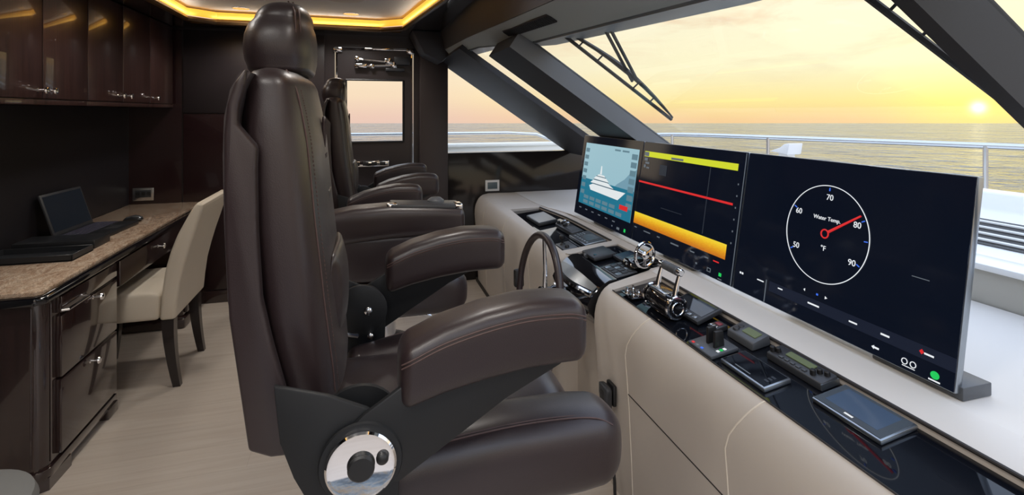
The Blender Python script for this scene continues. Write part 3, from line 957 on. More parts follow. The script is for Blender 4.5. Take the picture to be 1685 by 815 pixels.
# -- middle monitor
quad(1, 0.030, 0.938, 0.858, 0.912, 'title_bar', E_YEL)
quads(1, [(0.345, 0.47, 0.865, 0.885), (0.032, 0.085, 0.863, 0.905)], 'title_marks', E_GREY, 0.0039)
poly(1, [(0.0, 0.588), (0.932, 0.588), (0.932, 0.606), (0.0, 0.606)], 'red_line', E_RED, 0.0035)
quad(1, -0.0, 0.926, 0.168, 0.284, 'sonar_band', E_BAND)
quads(1, [(0.722, 0.729, 0.30, 0.852)], 'cursor_line', E_DIM)
quads(1, [(0.985, 0.990, 0.0, 1.0)], 'edge_line', E_GREY)
quad(1, 0.23, 0.31, 0.70, 0.80, 'ghost_block', E_DIM)
rows = [(0.036, 0.075, 0.815, 0.845), (0.05, 0.10, 0.785, 0.805), (0.036, 0.06, 0.745, 0.775), (0.07, 0.105, 0.74, 0.756)]
rows += [(0.950, 0.958, 0.30 + 0.09 * k, 0.313 + 0.09 * k) for k in range(6)]
rows += [(0.02, 0.05, 0.128, 0.138), (0.14, 0.22, 0.122, 0.132), (0.30, 0.33, 0.122, 0.132), (0.45, 0.53, 0.116, 0.128), (0.64, 0.68, 0.120, 0.130), (0.77, 0.80, 0.122, 0.132), (0.70, 0.715, 0.042, 0.056)]
rows += [(0.80, 0.83, 0.052, 0.058), (0.80, 0.83, 0.026, 0.032), (0.80, 0.805, 0.026, 0.058), (0.825, 0.83, 0.026, 0.058), (0.89, 0.92, 0.006, 0.012)]
quads(1, rows, 'menu_marks', E_GREY)
quads(1, [(0.84, 0.885, 0.122, 0.132)], 'alarm_mark', E_RED)
quads(1, [(0.30, 0.52, 0.395, 0.401)], 'faint_line', E_DIM)
poly(1, [(0.894, 0.030), (0.914, 0.030), (0.914, 0.056), (0.894, 0.056)], 'status_dot', E_GREEN, 0.0035)
# -- far monitor: the yacht picture
quad(0, 0.07, 0.955, 0.145, 0.915, 'sky_picture', E_SKY, 0.0033)
poly(0, [(0.60, 0.40), (0.955, 0.40), (0.955, 0.70), (0.88, 0.66), (0.80, 0.57), (0.70, 0.50)], 'mountain', E_MOUNT, 0.0037)
quad(0, 0.07, 0.955, 0.145, 0.47, 'water_picture', E_WATER, 0.0040)
m = MB()
def pl(pts, lift): m.prism([mp(0, u, v, lift) for u, v in pts], MNRM * 0.0004)
pl([(0.235, 0.395), (0.27, 0.345), (0.74, 0.330), (0.84, 0.430), (0.66, 0.425), (0.30, 0.425)], 0.0044)
pl([(0.25, 0.435), (0.30, 0.475), (0.55, 0.480), (0.66, 0.435)], 0.0044)
pl([(0.30, 0.490), (0.34, 0.525), (0.52, 0.525), (0.57, 0.490)], 0.0044)
pl([(0.36, 0.535), (0.38, 0.555), (0.48, 0.555), (0.50, 0.535)], 0.0044)
pl([(0.405, 0.56), (0.41, 0.66), (0.425, 0.66), (0.435, 0.56)], 0.0044)
m.build('yacht_picture', E_SHIP, SCREENS[0], flat=True)
m = MB()
pl([(0.26, 0.427), (0.30, 0.436), (0.66, 0.436), (0.70, 0.427)], 0.0047)
pl([(0.30, 0.478), (0.31, 0.489), (0.57, 0.489), (0.57, 0.481)], 0.0047)
pl([(0.34, 0.527), (0.35, 0.535), (0.51, 0.535), (0.52, 0.527)], 0.0047)
m.build('yacht_windows', E_SHADE, SCREENS[0], flat=True)
ic = [(0.085, 0.155, 0.80 - 0.088 * k, 0.85 - 0.088 * k) for k in range(7)] + [(0.865, 0.945, 0.80 - 0.088 * k, 0.86 - 0.088 * k) for k in range(7)]
ic += [(0.16 + 0.115 * k, 0.25 + 0.115 * k, 0.165, 0.205) for k in range(6)] + [(0.16 + 0.115 * k, 0.25 + 0.115 * k, 0.225, 0.265) for k in range(5)]
quads(0, ic, 'menu_buttons', E_ICON, 0.0044)
quads(0, [(0.78, 0.90, 0.245, 0.295)], 'alarm_button', E_RED, 0.0048)
quads(0, [(0.60, 0.69, 0.865, 0.885), (0.72, 0.82, 0.865, 0.885)], 'clock_marks', E_ICON, 0.0044)
quads(0, [(0.10 + 0.12 * k, 0.14 + 0.12 * k, 0.085, 0.097) for k in range(6)] + [(0.70, 0.715, 0.03, 0.045), (0.78, 0.82, 0.025, 0.05)], 'menu_marks', E_GREY)
poly(0, [(0.885, 0.028), (0.908, 0.028), (0.908, 0.062), (0.885, 0.062)], 'status_dot', E_GREEN, 0.0035)

# ============================================================ INSTRUMENTS ON THE CONSOLE
SL = math.atan(0.159)
GT = 0.0048          # top of the black glass above gz
def frame(x, y, rz=0.0, lift=0.0):
    """local frame lying on the sloping glass: local x forward, y to port, z off the glass"""
    return Matrix.Translation((x, y, gz(x) + GT + lift)) @ Matrix.Rotation(-SL, 4, 'Y') @ Matrix.Rotation(rz, 4, 'Z')
def inst(name, label, cat, x, y, group=None):
    return thing(name, label, cat, (x, y, gz(x) + GT), group)

# touch pad, big blue-grey one (nearest)
t = inst('touch_pad', 'wide blue-grey touch pad nearest the camera on the black glass', 'touch pad', 1.163, 0.96)
F = frame(1.146, 0.958)
MB().box(-0.058, 0.054, -0.092, 0.092, 0.0, 0.012, 0.004, M=F).build('frame', SILVER, t)
MB().box(-0.053, 0.049, -0.087, 0.087, 0.0115, 0.0135, 0.0, M=F).build('touch_glass', mat('slate_glass', (0.07, 0.085, 0.10), 0.15), t, flat=True)
MB().box(-0.036, 0.040, -0.066, 0.070, 0.0130, 0.0140, 0.0, M=F).build('display', TABLET, t, flat=True)
MB().box(-0.046, -0.041, -0.012, 0.010, 0.0132, 0.0142, 0.0, M=F).build('status_lamp', E_WHITE, t, flat=True)
# radio with green display and knobs
t = inst('marine_radio', 'long black radio with green display and knobs beside the silver-framed screen', 'radio', 1.182, 1.165)
F = frame(1.168, 1.165)
MB().prism([(-0.032, -0.098, 0), (0.028, -0.098, 0), (0.028, -0.098, 0.026), (-0.028, -0.098, 0.020)], (0, 0.19, 0), 0.004, M=F).build('body', PLASTIC, t)
MB().box(0.0, 0.020, -0.045, 0.045, 0.0245, 0.0265, 0.0, M=F @ Matrix.Rotation(-0.1, 4, 'Y')).build('display', LCD, t, flat=True)
for yy, xx in ((-0.065, 0.004), (-0.083, 0.010), (-0.058, -0.012), (0.070, -0.004), (0.083, -0.012)):
    MB().lathe(F @ V((xx, yy, 0.020)), F.to_3x3() @ V((0, 0, 1)), [(0, 0.008), (0.014, 0.007), (0.016, 0.005)], 14).build('knob', RUBBER, t)
for k in range(5):
    MB().box(-0.022, -0.012, -0.040 + 0.020 * k, -0.027 + 0.020 * k, 0.0205, 0.0245, 0.001, M=F).build('key', PLASTIC_LT, t)
MB().box(0.030, -0.030, -0.0995, -0.0965, 0.002, 0.018, M=F).build('end_cap', SILVER, t)
# silver framed screen
t = inst('control_screen', 'silver-framed small black screen near the front lip of the console', 'screen', 1.065, 1.22)
F = frame(1.062, 1.218)
MB().box(-0.046, 0.044, -0.088, 0.088, 0, 0.013, 0.004, M=F).build('frame', SILVER, t)
MB().box(-0.040, 0.038, -0.082, 0.082, 0.0125, 0.0142, 0, M=F).build('display', BLACKGLASS, t, flat=True)
MB().box(-0.032, -0.029, -0.02, 0.04, 0.0140, 0.0146, 0, M=F).build('display_marks', E_GREY, t, flat=True)
for k in range(3):
    MB().box(-0.02 + 0.012 * k, -0.013 + 0.012 * k, -0.072, -0.058, 0.0140, 0.0147, 0, M=F).build('touch_key', E_DIM, t, flat=True)
# VHF / autopilot box
t = inst('autopilot_head', 'grey box with small green display below the near monitor', 'instrument', 1.185, 1.365)
F = frame(1.164, 1.362)
MB().prism([(-0.036, -0.058, 0), (0.034, -0.058, 0), (0.034, -0.058, 0.034), (-0.030, -0.058, 0.024)], (0, 0.116, 0), 0.005, M=F).build('body', PLASTIC_LT, t)
MB().box(-0.006, 0.022, -0.044, 0.012, 0.0290, 0.0315, 0.0, M=F @ Matrix.Rotation(-0.12, 4, 'Y')).build('display', LCD, t, flat=True)
MB().box(-0.022, -0.018, -0.020, 0.006, 0.0262, 0.0275, 0.0, M=F @ Matrix.Rotation(-0.12, 4, 'Y')).build('name_mark', E_WHITE, t, flat=True)
for k in range(2):
    MB().lathe(F @ V((0.008 - 0.02 * k, 0.036, 0.024)), F.to_3x3() @ V((0, 0, 1)), [(0, 0.011), (0.007, 0.010), (0.009, 0.008)], 16).build('dial', PLASTIC, t)
# thruster paddles
t = inst('thruster_control', 'flat grey control plate with two upright dark paddles', 'control', 1.055, 1.385)
F = frame(1.052, 1.385)
MB().box(-0.052, 0.050, -0.058, 0.058, 0, 0.012, 0.004, M=F).build('base_plate', PLASTIC_LT, t)
for yy in (0.012, -0.022):
    MB().prism([(-0.014, yy - 0.006, 0.010), (0.022, yy - 0.006, 0.010), (0.026, yy - 0.006, 0.058), (-0.004, yy - 0.006, 0.062)], (0, 0.012, 0), 0.003, M=F).build('paddle', RUBBER, t)
for k, mt in enumerate((E_RED, E_GREY, E_BLUE)):
    MB().box(-0.046, -0.039, 0.046 - 0.022 * k, 0.036 - 0.022 * k, 0.012, 0.0135, 0, M=F).build('indicator', mt, t, flat=True)
for k in range(3):
    MB().box(-0.02 + 0.012 * k, -0.012 + 0.012 * k, -0.050, -0.040, 0.012, 0.0135, 0, M=F).build('indicator', E_GREEN if k == 1 else E_WHITE, t, flat=True)
# coloured switch block
t = inst('switch_block', 'small switch block with a red key behind the upright paddles', 'switches', 1.135, 1.475)
F = frame(1.135, 1.470)
MB().box(-0.024, 0.024, -0.022, 0.022, 0, 0.016, 0.003, M=F).build('body', PLASTIC, t)
MB().box(-0.002, 0.014, -0.012, 0.012, 0.0155, 0.0185, 0.001, M=F).build('key', mat('dull_red_key', lin(130, 50, 60), 0.4), t)
for k in range(3):
    MB().box(-0.020, -0.008, -0.018 + 0.013 * k, -0.009 + 0.013 * k, 0.0155, 0.0185, 0.001, M=F).build('key', STEEL, t)
# display with a row of keys
t = inst('keypad_display', 'dark tilted display with a row of five keys behind the throttle', 'display', 1.17, 1.615)
F = frame(1.148, 1.610, 0, 0.008) @ Matrix.Rotation(-0.16, 4, 'Y')
MB().box(-0.058, 0.048, -0.092, 0.092, 0.004, 0.020, 0.004, M=F).build('body', PLASTIC, t)
MB().box(-0.030, 0.042, -0.082, 0.082, 0.0195, 0.0212, 0, M=F).build('display', BLACKGLASS, t, flat=True)
for k in range(5):
    MB().box(-0.052, -0.040, -0.074 + 0.030 * k, -0.058 + 0.030 * k, 0.0195, 0.0230, 0.001, M=F).build('key', SILVER, t)
# throttle
t = inst('throttle_control', 'black and chrome twin-lever throttle with a bar grip on the near panel', 'throttle', 1.055, 1.66)
ay = V((0, 1, 0))
c0 = V((1.058, 1.60, gz(1.058) + 0.050))
MB().box(1.03, 1.09, 1.60, 1.73, gz(1.09) + GT, gz(1.058) + 0.03, 0.006).build('base', BLACK, t)
MB().lathe(c0, ay, [(0.0, 0.030), (0.012, 0.036), (0.018, 0.038), (0.13, 0.038), (0.142, 0.036), (0.150, 0.028)], 36).build('barrel', BLACK, t)
m = MB()
m.lathe(c0 + V((0, -0.012, 0)), ay, [(0.0, 0.040), (0.003, 0.043), (0.010, 0.043), (0.013, 0.040)], 36)
plabel(m.build('end_ring', CHROME, t), 'chrome end ring')
MB().lathe(c0 + V((0, -0.015, 0)), ay, [(0.0, 0.034), (0.005, 0.034)], 32).build('end_cap', BLACK, t)
MB().tube([c0 + V((0.022 * math.cos(2 * PI * k / 24), -0.0155, 0.022 * math.sin(2 * PI * k / 24))) for k in range(24)], 0.003, 6, closed=True).build('dial_ring', CHROME, t)
MB().lathe(c0 + V((0, 0.150, 0)), ay, [(0.0, 0.038), (0.004, 0.041), (0.010, 0.038)], 32).build('end_ring', CHROME, t)
MB().box(1.032, 1.084, 1.635, 1.725, c0.z + 0.030, c0.z + 0.042, 0.004).build('key_plate', STEEL, t)
for yy in (1.612, 1.725):
    m = MB().tube([(1.062, yy, c0.z + 0.03), (1.072, yy, c0.z + 0.075), (1.085, yy, c0.z + 0.118)], 0.008, 10, taper=[0.012, 0.0085, 0.0075])
    m.lathe((1.085, yy - 0.010, c0.z + 0.118), (0, 1, 0), [(0, 0.010), (0.003, 0.0135), (0.017, 0.0135), (0.020, 0.010)], 18)
    m.build('lever', CHROME, t)
MB().lathe((1.085, 1.623, c0.z + 0.118), (0, 1, 0), [(0, 0.013), (0.004, 0.0165), (0.044, 0.0165), (0.046, 0.0150), (0.048, 0.0165), (0.088, 0.0165), (0.092, 0.013)], 20).build('grip', PLASTIC_LT, t)
# key switches
t = inst('key_switch_panel', 'small cluster of chrome key switches at the end of the near panel', 'switches', 1.035, 1.86)
MB().box(1.005, 1.075, 1.81, 1.91, gz(1.075) + GT, gz(1.075) + GT + 0.006, 0.002).build('plate', BLACK, t)
for x, y in ((1.02, 1.83), (1.02, 1.88), (1.055, 1.85), (1.055, 1.895)):
    MB().lathe((x, y, gz(1.075) + GT + 0.004), (0, 0, 1), [(0, 0.010), (0.010, 0.009), (0.013, 0.005), (0.022, 0.004)], 14).build('switch', CHROME, t)

# helm pod behind the wheel: sloping gloss black dashboard with chrome arcs
pod = thing('helm_pod', 'glossy black helm pod with chrome arcs behind the steering wheel', 'instrument pod', (0.98, 2.25, 0.45))
m = MB()
rs = []
for k in range(15):
    f = k / 14
    y = 2.035 + 0.425 * f
    bul = math.sin(PI * f)
    pr = [(1.055, 0.50), (0.985 - 0.02 * bul, 0.56), (0.925 - 0.035 * bul, 0.640), (0.915 - 0.035 * bul, 0.670), (0.935 - 0.03 * bul, 0.705), (0.985, 0.752), (1.02, 0.770), (1.055, 0.772)]
    rs.append([V((x, y, z)) for x, z in pr])
m.rings(rs)
m.build('body', BLACK, pod)
for (xa, za, r, mt, nm) in ((0.938, 0.712, 0.013, CHROME, 'chrome_arc'), (0.925, 0.630, 0.007, CHROME, 'chrome_arc')):
    m = MB()
    pts = []
    for k in range(17):
        f = k / 16
        pts.append((xa - 0.032 * math.sin(PI * f), 2.04 + 0.415 * f, za))
    m.tube(pts, r, 8).build(nm, mt, pod)
m = MB()
rs = []
for k in range(17):
    f = k / 16; y = 2.05 + 0.395 * f; q = 0.032 * math.sin(PI * f); w_ = 0.018 + 0.020 * math.sin(PI * f)
    rs.append([V((0.948 - q, y, 0.722)), V((0.948 - q + w_, y, 0.722 + w_ * 0.95)), V((0.948 - q + w_, y, 0.726 + w_ * 0.95)), V((0.944 - q, y, 0.727))])
m.rings(rs)
plabel(m.build('silver_band', SILVER, pod), 'silver band along the pod top')
# things on the middle panel
t = thing('side_shift_lever', 'upright chrome ring lever on a black base behind the wheel', 'control', (1.18, 2.10, 0.80))
MB().prism([(1.14, 2.05, 0.797), (1.275, 2.05, 0.812), (1.275, 2.05, 0.835), (1.23, 2.05, 0.842), (1.16, 2.05, 0.822)], (0, 0.12, 0), 0.010).build('base', BLACK, t)
MB().tube([(1.188 + 0.054 * math.cos(2 * PI * k / 32), 2.03 + 0.014 * math.cos(2 * PI * k / 32), 0.868 + 0.054 * math.sin(2 * PI * k / 32)) for k in range(32)], 0.007, 8, closed=True).build('ring', CHROME, t)
m = MB()
for a in (0.5, 2.6, 4.7):
    m.tube([(1.188, 2.03, 0.868), (1.188 + 0.053 * math.cos(a), 2.03 + 0.013 * math.cos(a), 0.868 + 0.053 * math.sin(a))], 0.005, 8)
m.lathe((1.188, 2.015, 0.868), (0, 1, 0), [(0, 0.010), (0.006, 0.018), (0.05, 0.018)], 16)
m.build('spokes', CHROME, t)
t = thing('track_ball', 'black trackball panel with a raised palm pad behind the wheel', 'control', (1.09, 2.36, 0.765))
MB().box(1.065, 1.19, 2.29, 2.44, 0.768, 0.788, 0.008, M=Matrix.Translation((1.115, 0, 0.787)) @ Matrix.Rotation(-0.14, 4, 'Y') @ Matrix.Translation((-1.115, 0, -0.775))).build('body', PLASTIC, t)
MB().tube([(1.115 + 0.05 * math.cos(PI * k / 12), 2.375 + 0.05 * math.sin(PI * k / 12), 0.787 + 0.008 * math.cos(PI * k / 12)) for k in range(13)], 0.011, 8).build('palm_pad', PLASTIC_LT, t)
MB().lathe((1.09, 2.33, 0.784), (0, 0, 1), [(0, 0.018), (0.008, 0.016), (0.014, 0.009)], 20).build('ball', BLACK, t)
t = thing('button_panel', 'small grey panel of square buttons between wheel and chrome ring', 'button panel', (1.07, 2.14, 0.765))
F = Matrix.Translation((1.115, 2.135, 0.776)) @ Matrix.Rotation(-0.17, 4, 'Y')
MB().box(-0.055, 0.05, -0.085, 0.07, 0, 0.008, 0.003, M=F).build('plate', PLASTIC_LT, t)
for i in range(3):
    for j in range(4):
        MB().box(-0.045 + 0.032 * i, -0.020 + 0.032 * i, -0.074 + 0.034 * j, -0.048 + 0.034 * j, 0.0075, 0.012, 0.001, M=F).build('button', PLASTIC if (i + j) % 3 else SILVER, t)
t = thing('dash_display', 'flat dark display with a grey rim behind the steering wheel', 'display', (1.14, 2.22, 0.78))
F = Matrix.Translation((1.215, 2.235, 0.794)) @ Matrix.Rotation(-0.17, 4, 'Y')
MB().box(-0.05, 0.05, -0.055, 0.055, 0, 0.016, 0.004, M=F).build('body', PLASTIC, t)
MB().box(-0.042, 0.042, -0.048, 0.048, 0.0155, 0.0172, 0, M=F).build('display', LCDDK, t, flat=True)

# far panel
t = inst('tablet_screen', 'grey tablet at the far end of the far panel', 'tablet', 1.15, 3.30)
F = frame(1.150, 3.29, 0, -0.006)
MB().box(-0.070, 0.062, -0.14, 0.13, 0, 0.022, 0.005, M=F).build('body', PLASTIC, t)
MB().box(-0.064, 0.056, -0.132, 0.122, 0.0215, 0.0235, 0, M=F).build('display', mat('pale_tablet_glass', (0.09, 0.10, 0.115), 0.2), t, flat=True)
t = inst('handset_cradle', 'dark radio with chrome knobs next to the grey tablet', 'radio', 1.17, 2.92)
F = frame(1.200, 2.915, 0, -0.005)
MB().box(-0.045, 0.032, -0.13, 0.14, 0, 0.026, 0.006, M=F).build('body', PLASTIC, t)
MB().box(-0.03, 0.02, -0.10, 0.0, 0.0255, 0.0275, 0, M=F).build('display', mat('pale_radio_window', (0.12, 0.13, 0.145), 0.25), t, flat=True)
for xx, yy in ((-0.02, 0.03), (0.01, 0.05), (-0.01, 0.085), (0.012, 0.11), (-0.026, 0.118)):
    MB().lathe(F @ V((xx, yy, 0.025)), F.to_3x3() @ V((0, 0, 1)), [(0, 0.012), (0.014, 0.011), (0.017, 0.007)], 14).build('knob', STEEL if xx > 0 else RUBBER, t)
t = inst('chart_keyboard', 'silver-rimmed display with rows of keys on the far panel', 'display', 1.17, 2.62)
F = frame(1.205, 2.665, 0, -0.005)
MB().box(-0.066, 0.062, -0.105, 0.125, 0, 0.016, 0.004, M=F).build('frame', SILVER, t)
MB().box(-0.060, 0.056, -0.098, 0.118, 0.0155, 0.0172, 0, M=F).build('face', PLASTIC, t, flat=True)
MB().box(-0.030, 0.044, -0.060, 0.050, 0.0168, 0.0182, 0, M=F).build('display', mat('slate_display', (0.08, 0.09, 0.10), 0.2), t, flat=True)
for k in range(6):
    MB().box(-0.048, -0.036, -0.088 + 0.032 * k, -0.068 + 0.032 * k, 0.0168, 0.020, 0.001, M=F).build('key', SILVER, t)
for k in range(3):
    for j in range(2):
        MB().box(-0.026 + 0.016 * k, -0.016 + 0.016 * k, 0.064 + 0.024 * j, 0.080 + 0.024 * j, 0.0168, 0.020, 0.001, M=F).build('key', SILVER, t)
t = inst('joystick', 'short black joystick on a grey plate at the near end of the far panel', 'joystick', 1.04, 2.60)
F = frame(1.058, 2.625, 0, -0.003)
MB().box(-0.035, 0.045, -0.055, 0.08, 0, 0.010, 0.003, M=F).build('plate', PLASTIC_LT, t)
MB().lathe(F @ V((-0.005, 0.04, 0.008)), F.to_3x3() @ V((0, 0, 1)), [(0, 0.018), (0.006, 0.014), (0.012, 0.007), (0.03, 0.006), (0.036, 0.013), (0.05, 0.013), (0.055, 0.008)], 18).build('stick', RUBBER, t)
MB().lathe(F @ V((-0.005, -0.025, 0.008)), F.to_3x3() @ V((0, 0, 1)), [(0, 0.013), (0.012, 0.011), (0.016, 0.007)], 18).build('knob', RUBBER, t)

# steering wheel
sw = thing('steering_wheel', 'brown leather-rimmed steering wheel with chrome spokes', 'steering wheel', (0.84, 2.20, 0.67))
WC = V((0.755, 2.222, 0.664)); WTILT = 0.12
wxx = V((0, 1, 0)); wyy = V((math.sin(WTILT), 0, math.cos(WTILT))); wn = wxx.cross(wyy)
def wpt(a, r, d=0.0): return WC + wxx * (r * math.cos(a)) + wyy * (r * math.sin(a)) + wn * d
WR = 0.270
MB().tube([wpt(2 * PI * k / 64, WR) for k in range(64)], 0.0165, 12, closed=True).build('rim', LEATHER, sw)
for a in (90, 210, 330):
    a = math.radians(a)
    MB().tube([wpt(a, 0.03, 0.03), wpt(a, 0.12, 0.022), wpt(a, WR - 0.012, 0.0)], 0.009, 10, taper=[0.012, 0.009, 0.008]).build('spoke', CHROME, sw)
m = MB().lathe(WC + wn * 0.005, wn if wn.x > 0 else -wn, [(0, 0.02), (0.005, 0.042), (0.05, 0.042), (0.06, 0.05), (0.115, 0.055)], 28)
m.build('hub', BLACK, sw)
MB().lathe(WC + wn * 0.004, wn if wn.x > 0 else -wn, [(0, 0.012), (0.003, 0.034), (0.008, 0.034)], 28).build('hub_cap', CHROME, sw)
# small black knob on the far side of the rim
MB().box(WC.x - 0.03, WC.x + 0.02, WC.y + WR - 0.005, WC.y + WR + 0.03, WC.z - 0.05, WC.z + 0.04, 0.01).build('rim_knob', RUBBER, sw)

# hand microphone on the console front
hm = thing('hand_microphone', 'black hand microphone hanging on the cream console front', 'microphone', (0.93, 1.93, 0.33))
MB().box(0.925, 0.940, 1.905, 1.955, 0.33, 0.40, 0.004).build('clip', RUBBER, hm)
MB().pad([((0.912, 1.930, 0.305), 0.014, 0.016), ((0.908, 1.930, 0.335), 0.016, 0.026), ((0.906, 1.930, 0.385), 0.016, 0.030)], (1, 0, 0), (0, 1, 0), 3.5, 0.012, 0.012, 28).build('body', PLASTIC, hm)
MB().box(0.889, 0.896, 1.915, 1.945, 0.33, 0.385, 0.003).build('talk_button', RUBBER, hm)
MB().box(0.898, 0.915, 1.955, 1.966, 0.35, 0.39, 0.004).build('side_key', RUBBER, hm)
pts = [(0.912, 1.930, 0.296), (0.914, 1.925, 0.24), (0.918, 1.91, 0.17), (0.925, 1.90, 0.10), (0.928, 1.90, 0.045), (0.928, 1.895, 0.03)]
MB().tube(smooth(pts), 0.006, 8).build('cord', RUBBER, hm)
hm.location = (0.928, 1.84, 0.357)
hm.scale = (1.0, 1.25, 1.15)

# ============================================================ HELM CHAIRS
def pf_y(y): return y
def make_chair(label, wide=False, head_drop=0.0):
    Y0 = 1.30
    t = thing('helm_chair', label, 'helm chair', (0, Y0, 0), 'helm chairs in a row')
    # back cushion
    zs = [0.93, 0.98, 1.05, 1.12, 1.20, 1.28, 1.36, 1.44, 1.50, 1.545]
    fr = [-0.040, -0.044, -0.052, -0.060, -0.068, -0.077, -0.084, -0.092, -0.102, -0.112]
    re = [-0.175, -0.192, -0.206, -0.216, -0.226, -0.234, -0.240, -0.243, -0.243, -0.240]
    hw = [0.222, 0.230, 0.238, 0.243, 0.246, 0.248, 0.248, 0.246, 0.242, 0.234]
    m = MB()
    m.pad([((((a + b) / 2), Y0, z), (a - b) / 2, h) for z, a, b, h in zip(zs, fr, re, hw)], (1, 0, 0), (0, 1, 0), 3.0, 0.02, 0.042, 60, 7)
    bk = m.build('back_cushion', LEATHER, t)
    # piping along both front corners, double row of stitches
    for sgn in (-1, 1):
        m = MB()
        pts = [(a - 0.018, Y0 + sgn * (h * (1 - (1 - 0.018 / ((a - b) / 2)) ** 3) ** (1 / 3)), z) for z, a, b, h in zip(zs, fr, re, hw)]
        pts += [(-0.146, Y0 + sgn * 0.190, 1.577), (-0.155, Y0 + sgn * 0.15, 1.586), (-0.160, Y0 + sgn * 0.08, 1.587), (-0.160, Y0, 1.587)]
        m.tube(smooth(pts, 4), 0.0018, 6)
        m.build('piping', THREAD, bk)
    for sgn in (-1, 1):
        m = MB()
        for i in range(len(zs) - 1):
            for k in range(9):
                f0 = (k + 0.2) / 9; f1 = (k + 0.75) / 9
                q = []
                for f in (f0, f1):
                    z = zs[i] + (zs[i + 1] - zs[i]) * f; a = fr[i] + (fr[i + 1] - fr[i]) * f; h = hw[i] + (hw[i + 1] - hw[i]) * f; b = re[i] + (re[i + 1] - re[i]) * f
                    q.append((a - 0.012, Y0 + sgn * (h * (1 - (1 - 0.012 / ((a - b) / 2)) ** 3) ** (1 / 3)), z))
                m.tube(q, 0.0012, 4)
        m.build('stitching', THREAD, bk)
    # lumbar roll and front panel seam
    m = MB()
    m.pad([((-0.066, Y0 - 0.10, 1.09), 0.020, 0.10), ((-0.060, Y0, 1.09), 0.024, 0.105), ((-0.066, Y0 + 0.10, 1.09), 0.020, 0.10)], (1, 0, 0), (0, 0, 1), 2.2, 0.035, 0.035, 32)
    m.build('lumbar_roll', LEATHER, t)
    m = MB().box(-0.0865, -0.078, Y0 - 0.035, Y0 + 0.035, 1.296, 1.318, 0.003)
    m.build('back_button', LEATHER_SHELL, t)
    # embroidered badge: an oval ring and a short dash
    m = MB()
    m.tube([(-0.0925 - 0.11 * (1.44 - 1.44) - 0.02 * 0.0, Y0 + 0.022 * math.cos(2 * PI * k / 24), 1.452 + 0.034 * math.sin(2 * PI * k / 24)) for k in range(24)], 0.004, 6, closed=True)
    m.tube([(-0.0925, Y0, 1.430), (-0.0935, Y0, 1.474)], 0.004, 6)
    m.box(-0.094, -0.087, Y0 - 0.026, Y0 + 0.026, 1.392, 1.402)
    plabel(m.build('embroidered_badge', mat('badge_thread', (0.022, 0.010, 0.012), 0.6), t), 'embroidered oval badge on the back cushion')
    # shell with wings
    wing = [(-0.206, 1.580), (-0.224, 1.555), (-0.237, 1.515), (-0.242, 1.46), (-0.242, 1.36), (-0.240, 1.25), (-0.234, 1.13), (-0.202, 0.886), (-0.165, 0.868), (-0.122, 0.866), (-0.140, 0.98), (-0.165, 1.08),
            (-0.181, 1.157), (-0.188, 1.28), (-0.190, 1.40), (-0.188, 1.436), (-0.221, 1.478), (-0.219, 1.51), (-0.208, 1.55)]
    m = MB()
    for y in (Y0 - 0.275, Y0 + 0.243):
        m.prism([(x, y, z) for x, z in wing], (0, 0.032, 0), 0.007, 3)
    rs = []
    for x, z in [(-0.188, 0.89), (-0.204, 1.0), (-0.228, 1.16), (-0.234, 1.30), (-0.236, 1.42), (-0.234, 1.49), (-0.224, 1.54), (-0.208, 1.572)]:
        rs.append([V((x - 0.010, Y0 - 0.262, z)), V((x + 0.008, Y0 - 0.262, z)), V((x + 0.008, Y0 + 0.262, z)), V((x - 0.010, Y0 + 0.262, z))])
    m.rings(rs)
    m.build('back_shell', LEATHER_SHELL, t)
    # headrest
    m = MB()
    zh = [1.598, 1.614, 1.640, 1.666, 1.688, 1.702]
    ax_ = [0.066, 0.0705, 0.0725, 0.0710, 0.0655, 0.0575]
    by_ = [0.130, 0.136, 0.139, 0.137, 0.130, 0.119]
    xo = [-0.181, -0.182, -0.183, -0.182, -0.180, -0.177]
    dz = -head_drop
    m.pad([((x, Y0, z + dz), a, b) for x, z, a, b in zip(xo, zh, ax_, by_)], (1, 0, 0), (0, 1, 0), 3.2, 0.016, 0.038, 52, 7)
    hd = m.build('headrest', LEATHER, t)
    for sgn in (-1, 1):
        m = MB()
        for dx in (-0.003, 0.005):
            pts = []
            for k in range(33):
                a = -0.42 * PI + 0.84 * PI * k / 32
                zc, rz = 1.664, 0.083
                z = zc + rz * math.sin(a)
                # radius of the headrest at this height
                kk = min(max((z - 1.585) / (1.745 - 1.585), 0.03), 0.97)
                bb = 0.1375 * (1 - abs(2 * kk - 1) ** 3.2) ** (1 / 2.8)
                aa = 0.0715 * (1 - abs(2 * kk - 1) ** 3.0) ** (1 / 2.6)
                xx = aa * 0.62 + dx
                yy = bb * max(0.0, 1 - (xx / max(aa, 1e-3)) ** 2.7) ** (1 / 2.7)
                pts.append((-0.181 + xx, Y0 + sgn * (yy + 0.0005), z + dz))
            m.tube(pts, 0.0017, 5)
        m.build('stitching', THREAD, hd)
    MB().tube([(-0.175, Y0 - 0.06, 1.56), (-0.175, Y0 - 0.06, 1.61 + dz)], 0.007, 8).build('headrest_rod', CHROME, t)
    MB().tube([(-0.175, Y0 + 0.06, 1.56), (-0.175, Y0 + 0.06, 1.61 + dz)], 0.007, 8).build('headrest_rod', CHROME, t)
    # seat
    m = MB()
    m.pad([((-0.06, Y0, 0.772), 0.20, 0.072), ((0.10, Y0, 0.768), 0.20, 0.074), ((0.28, Y0, 0.772), 0.20, 0.080), ((0.40, Y0, 0.775), 0.195, 0.082)], (0, 1, 0), (0, 0, 1), 4.0, 0.03, 0.085, 52, 8)
    m.build('seat_cushion', LEATHER, t)
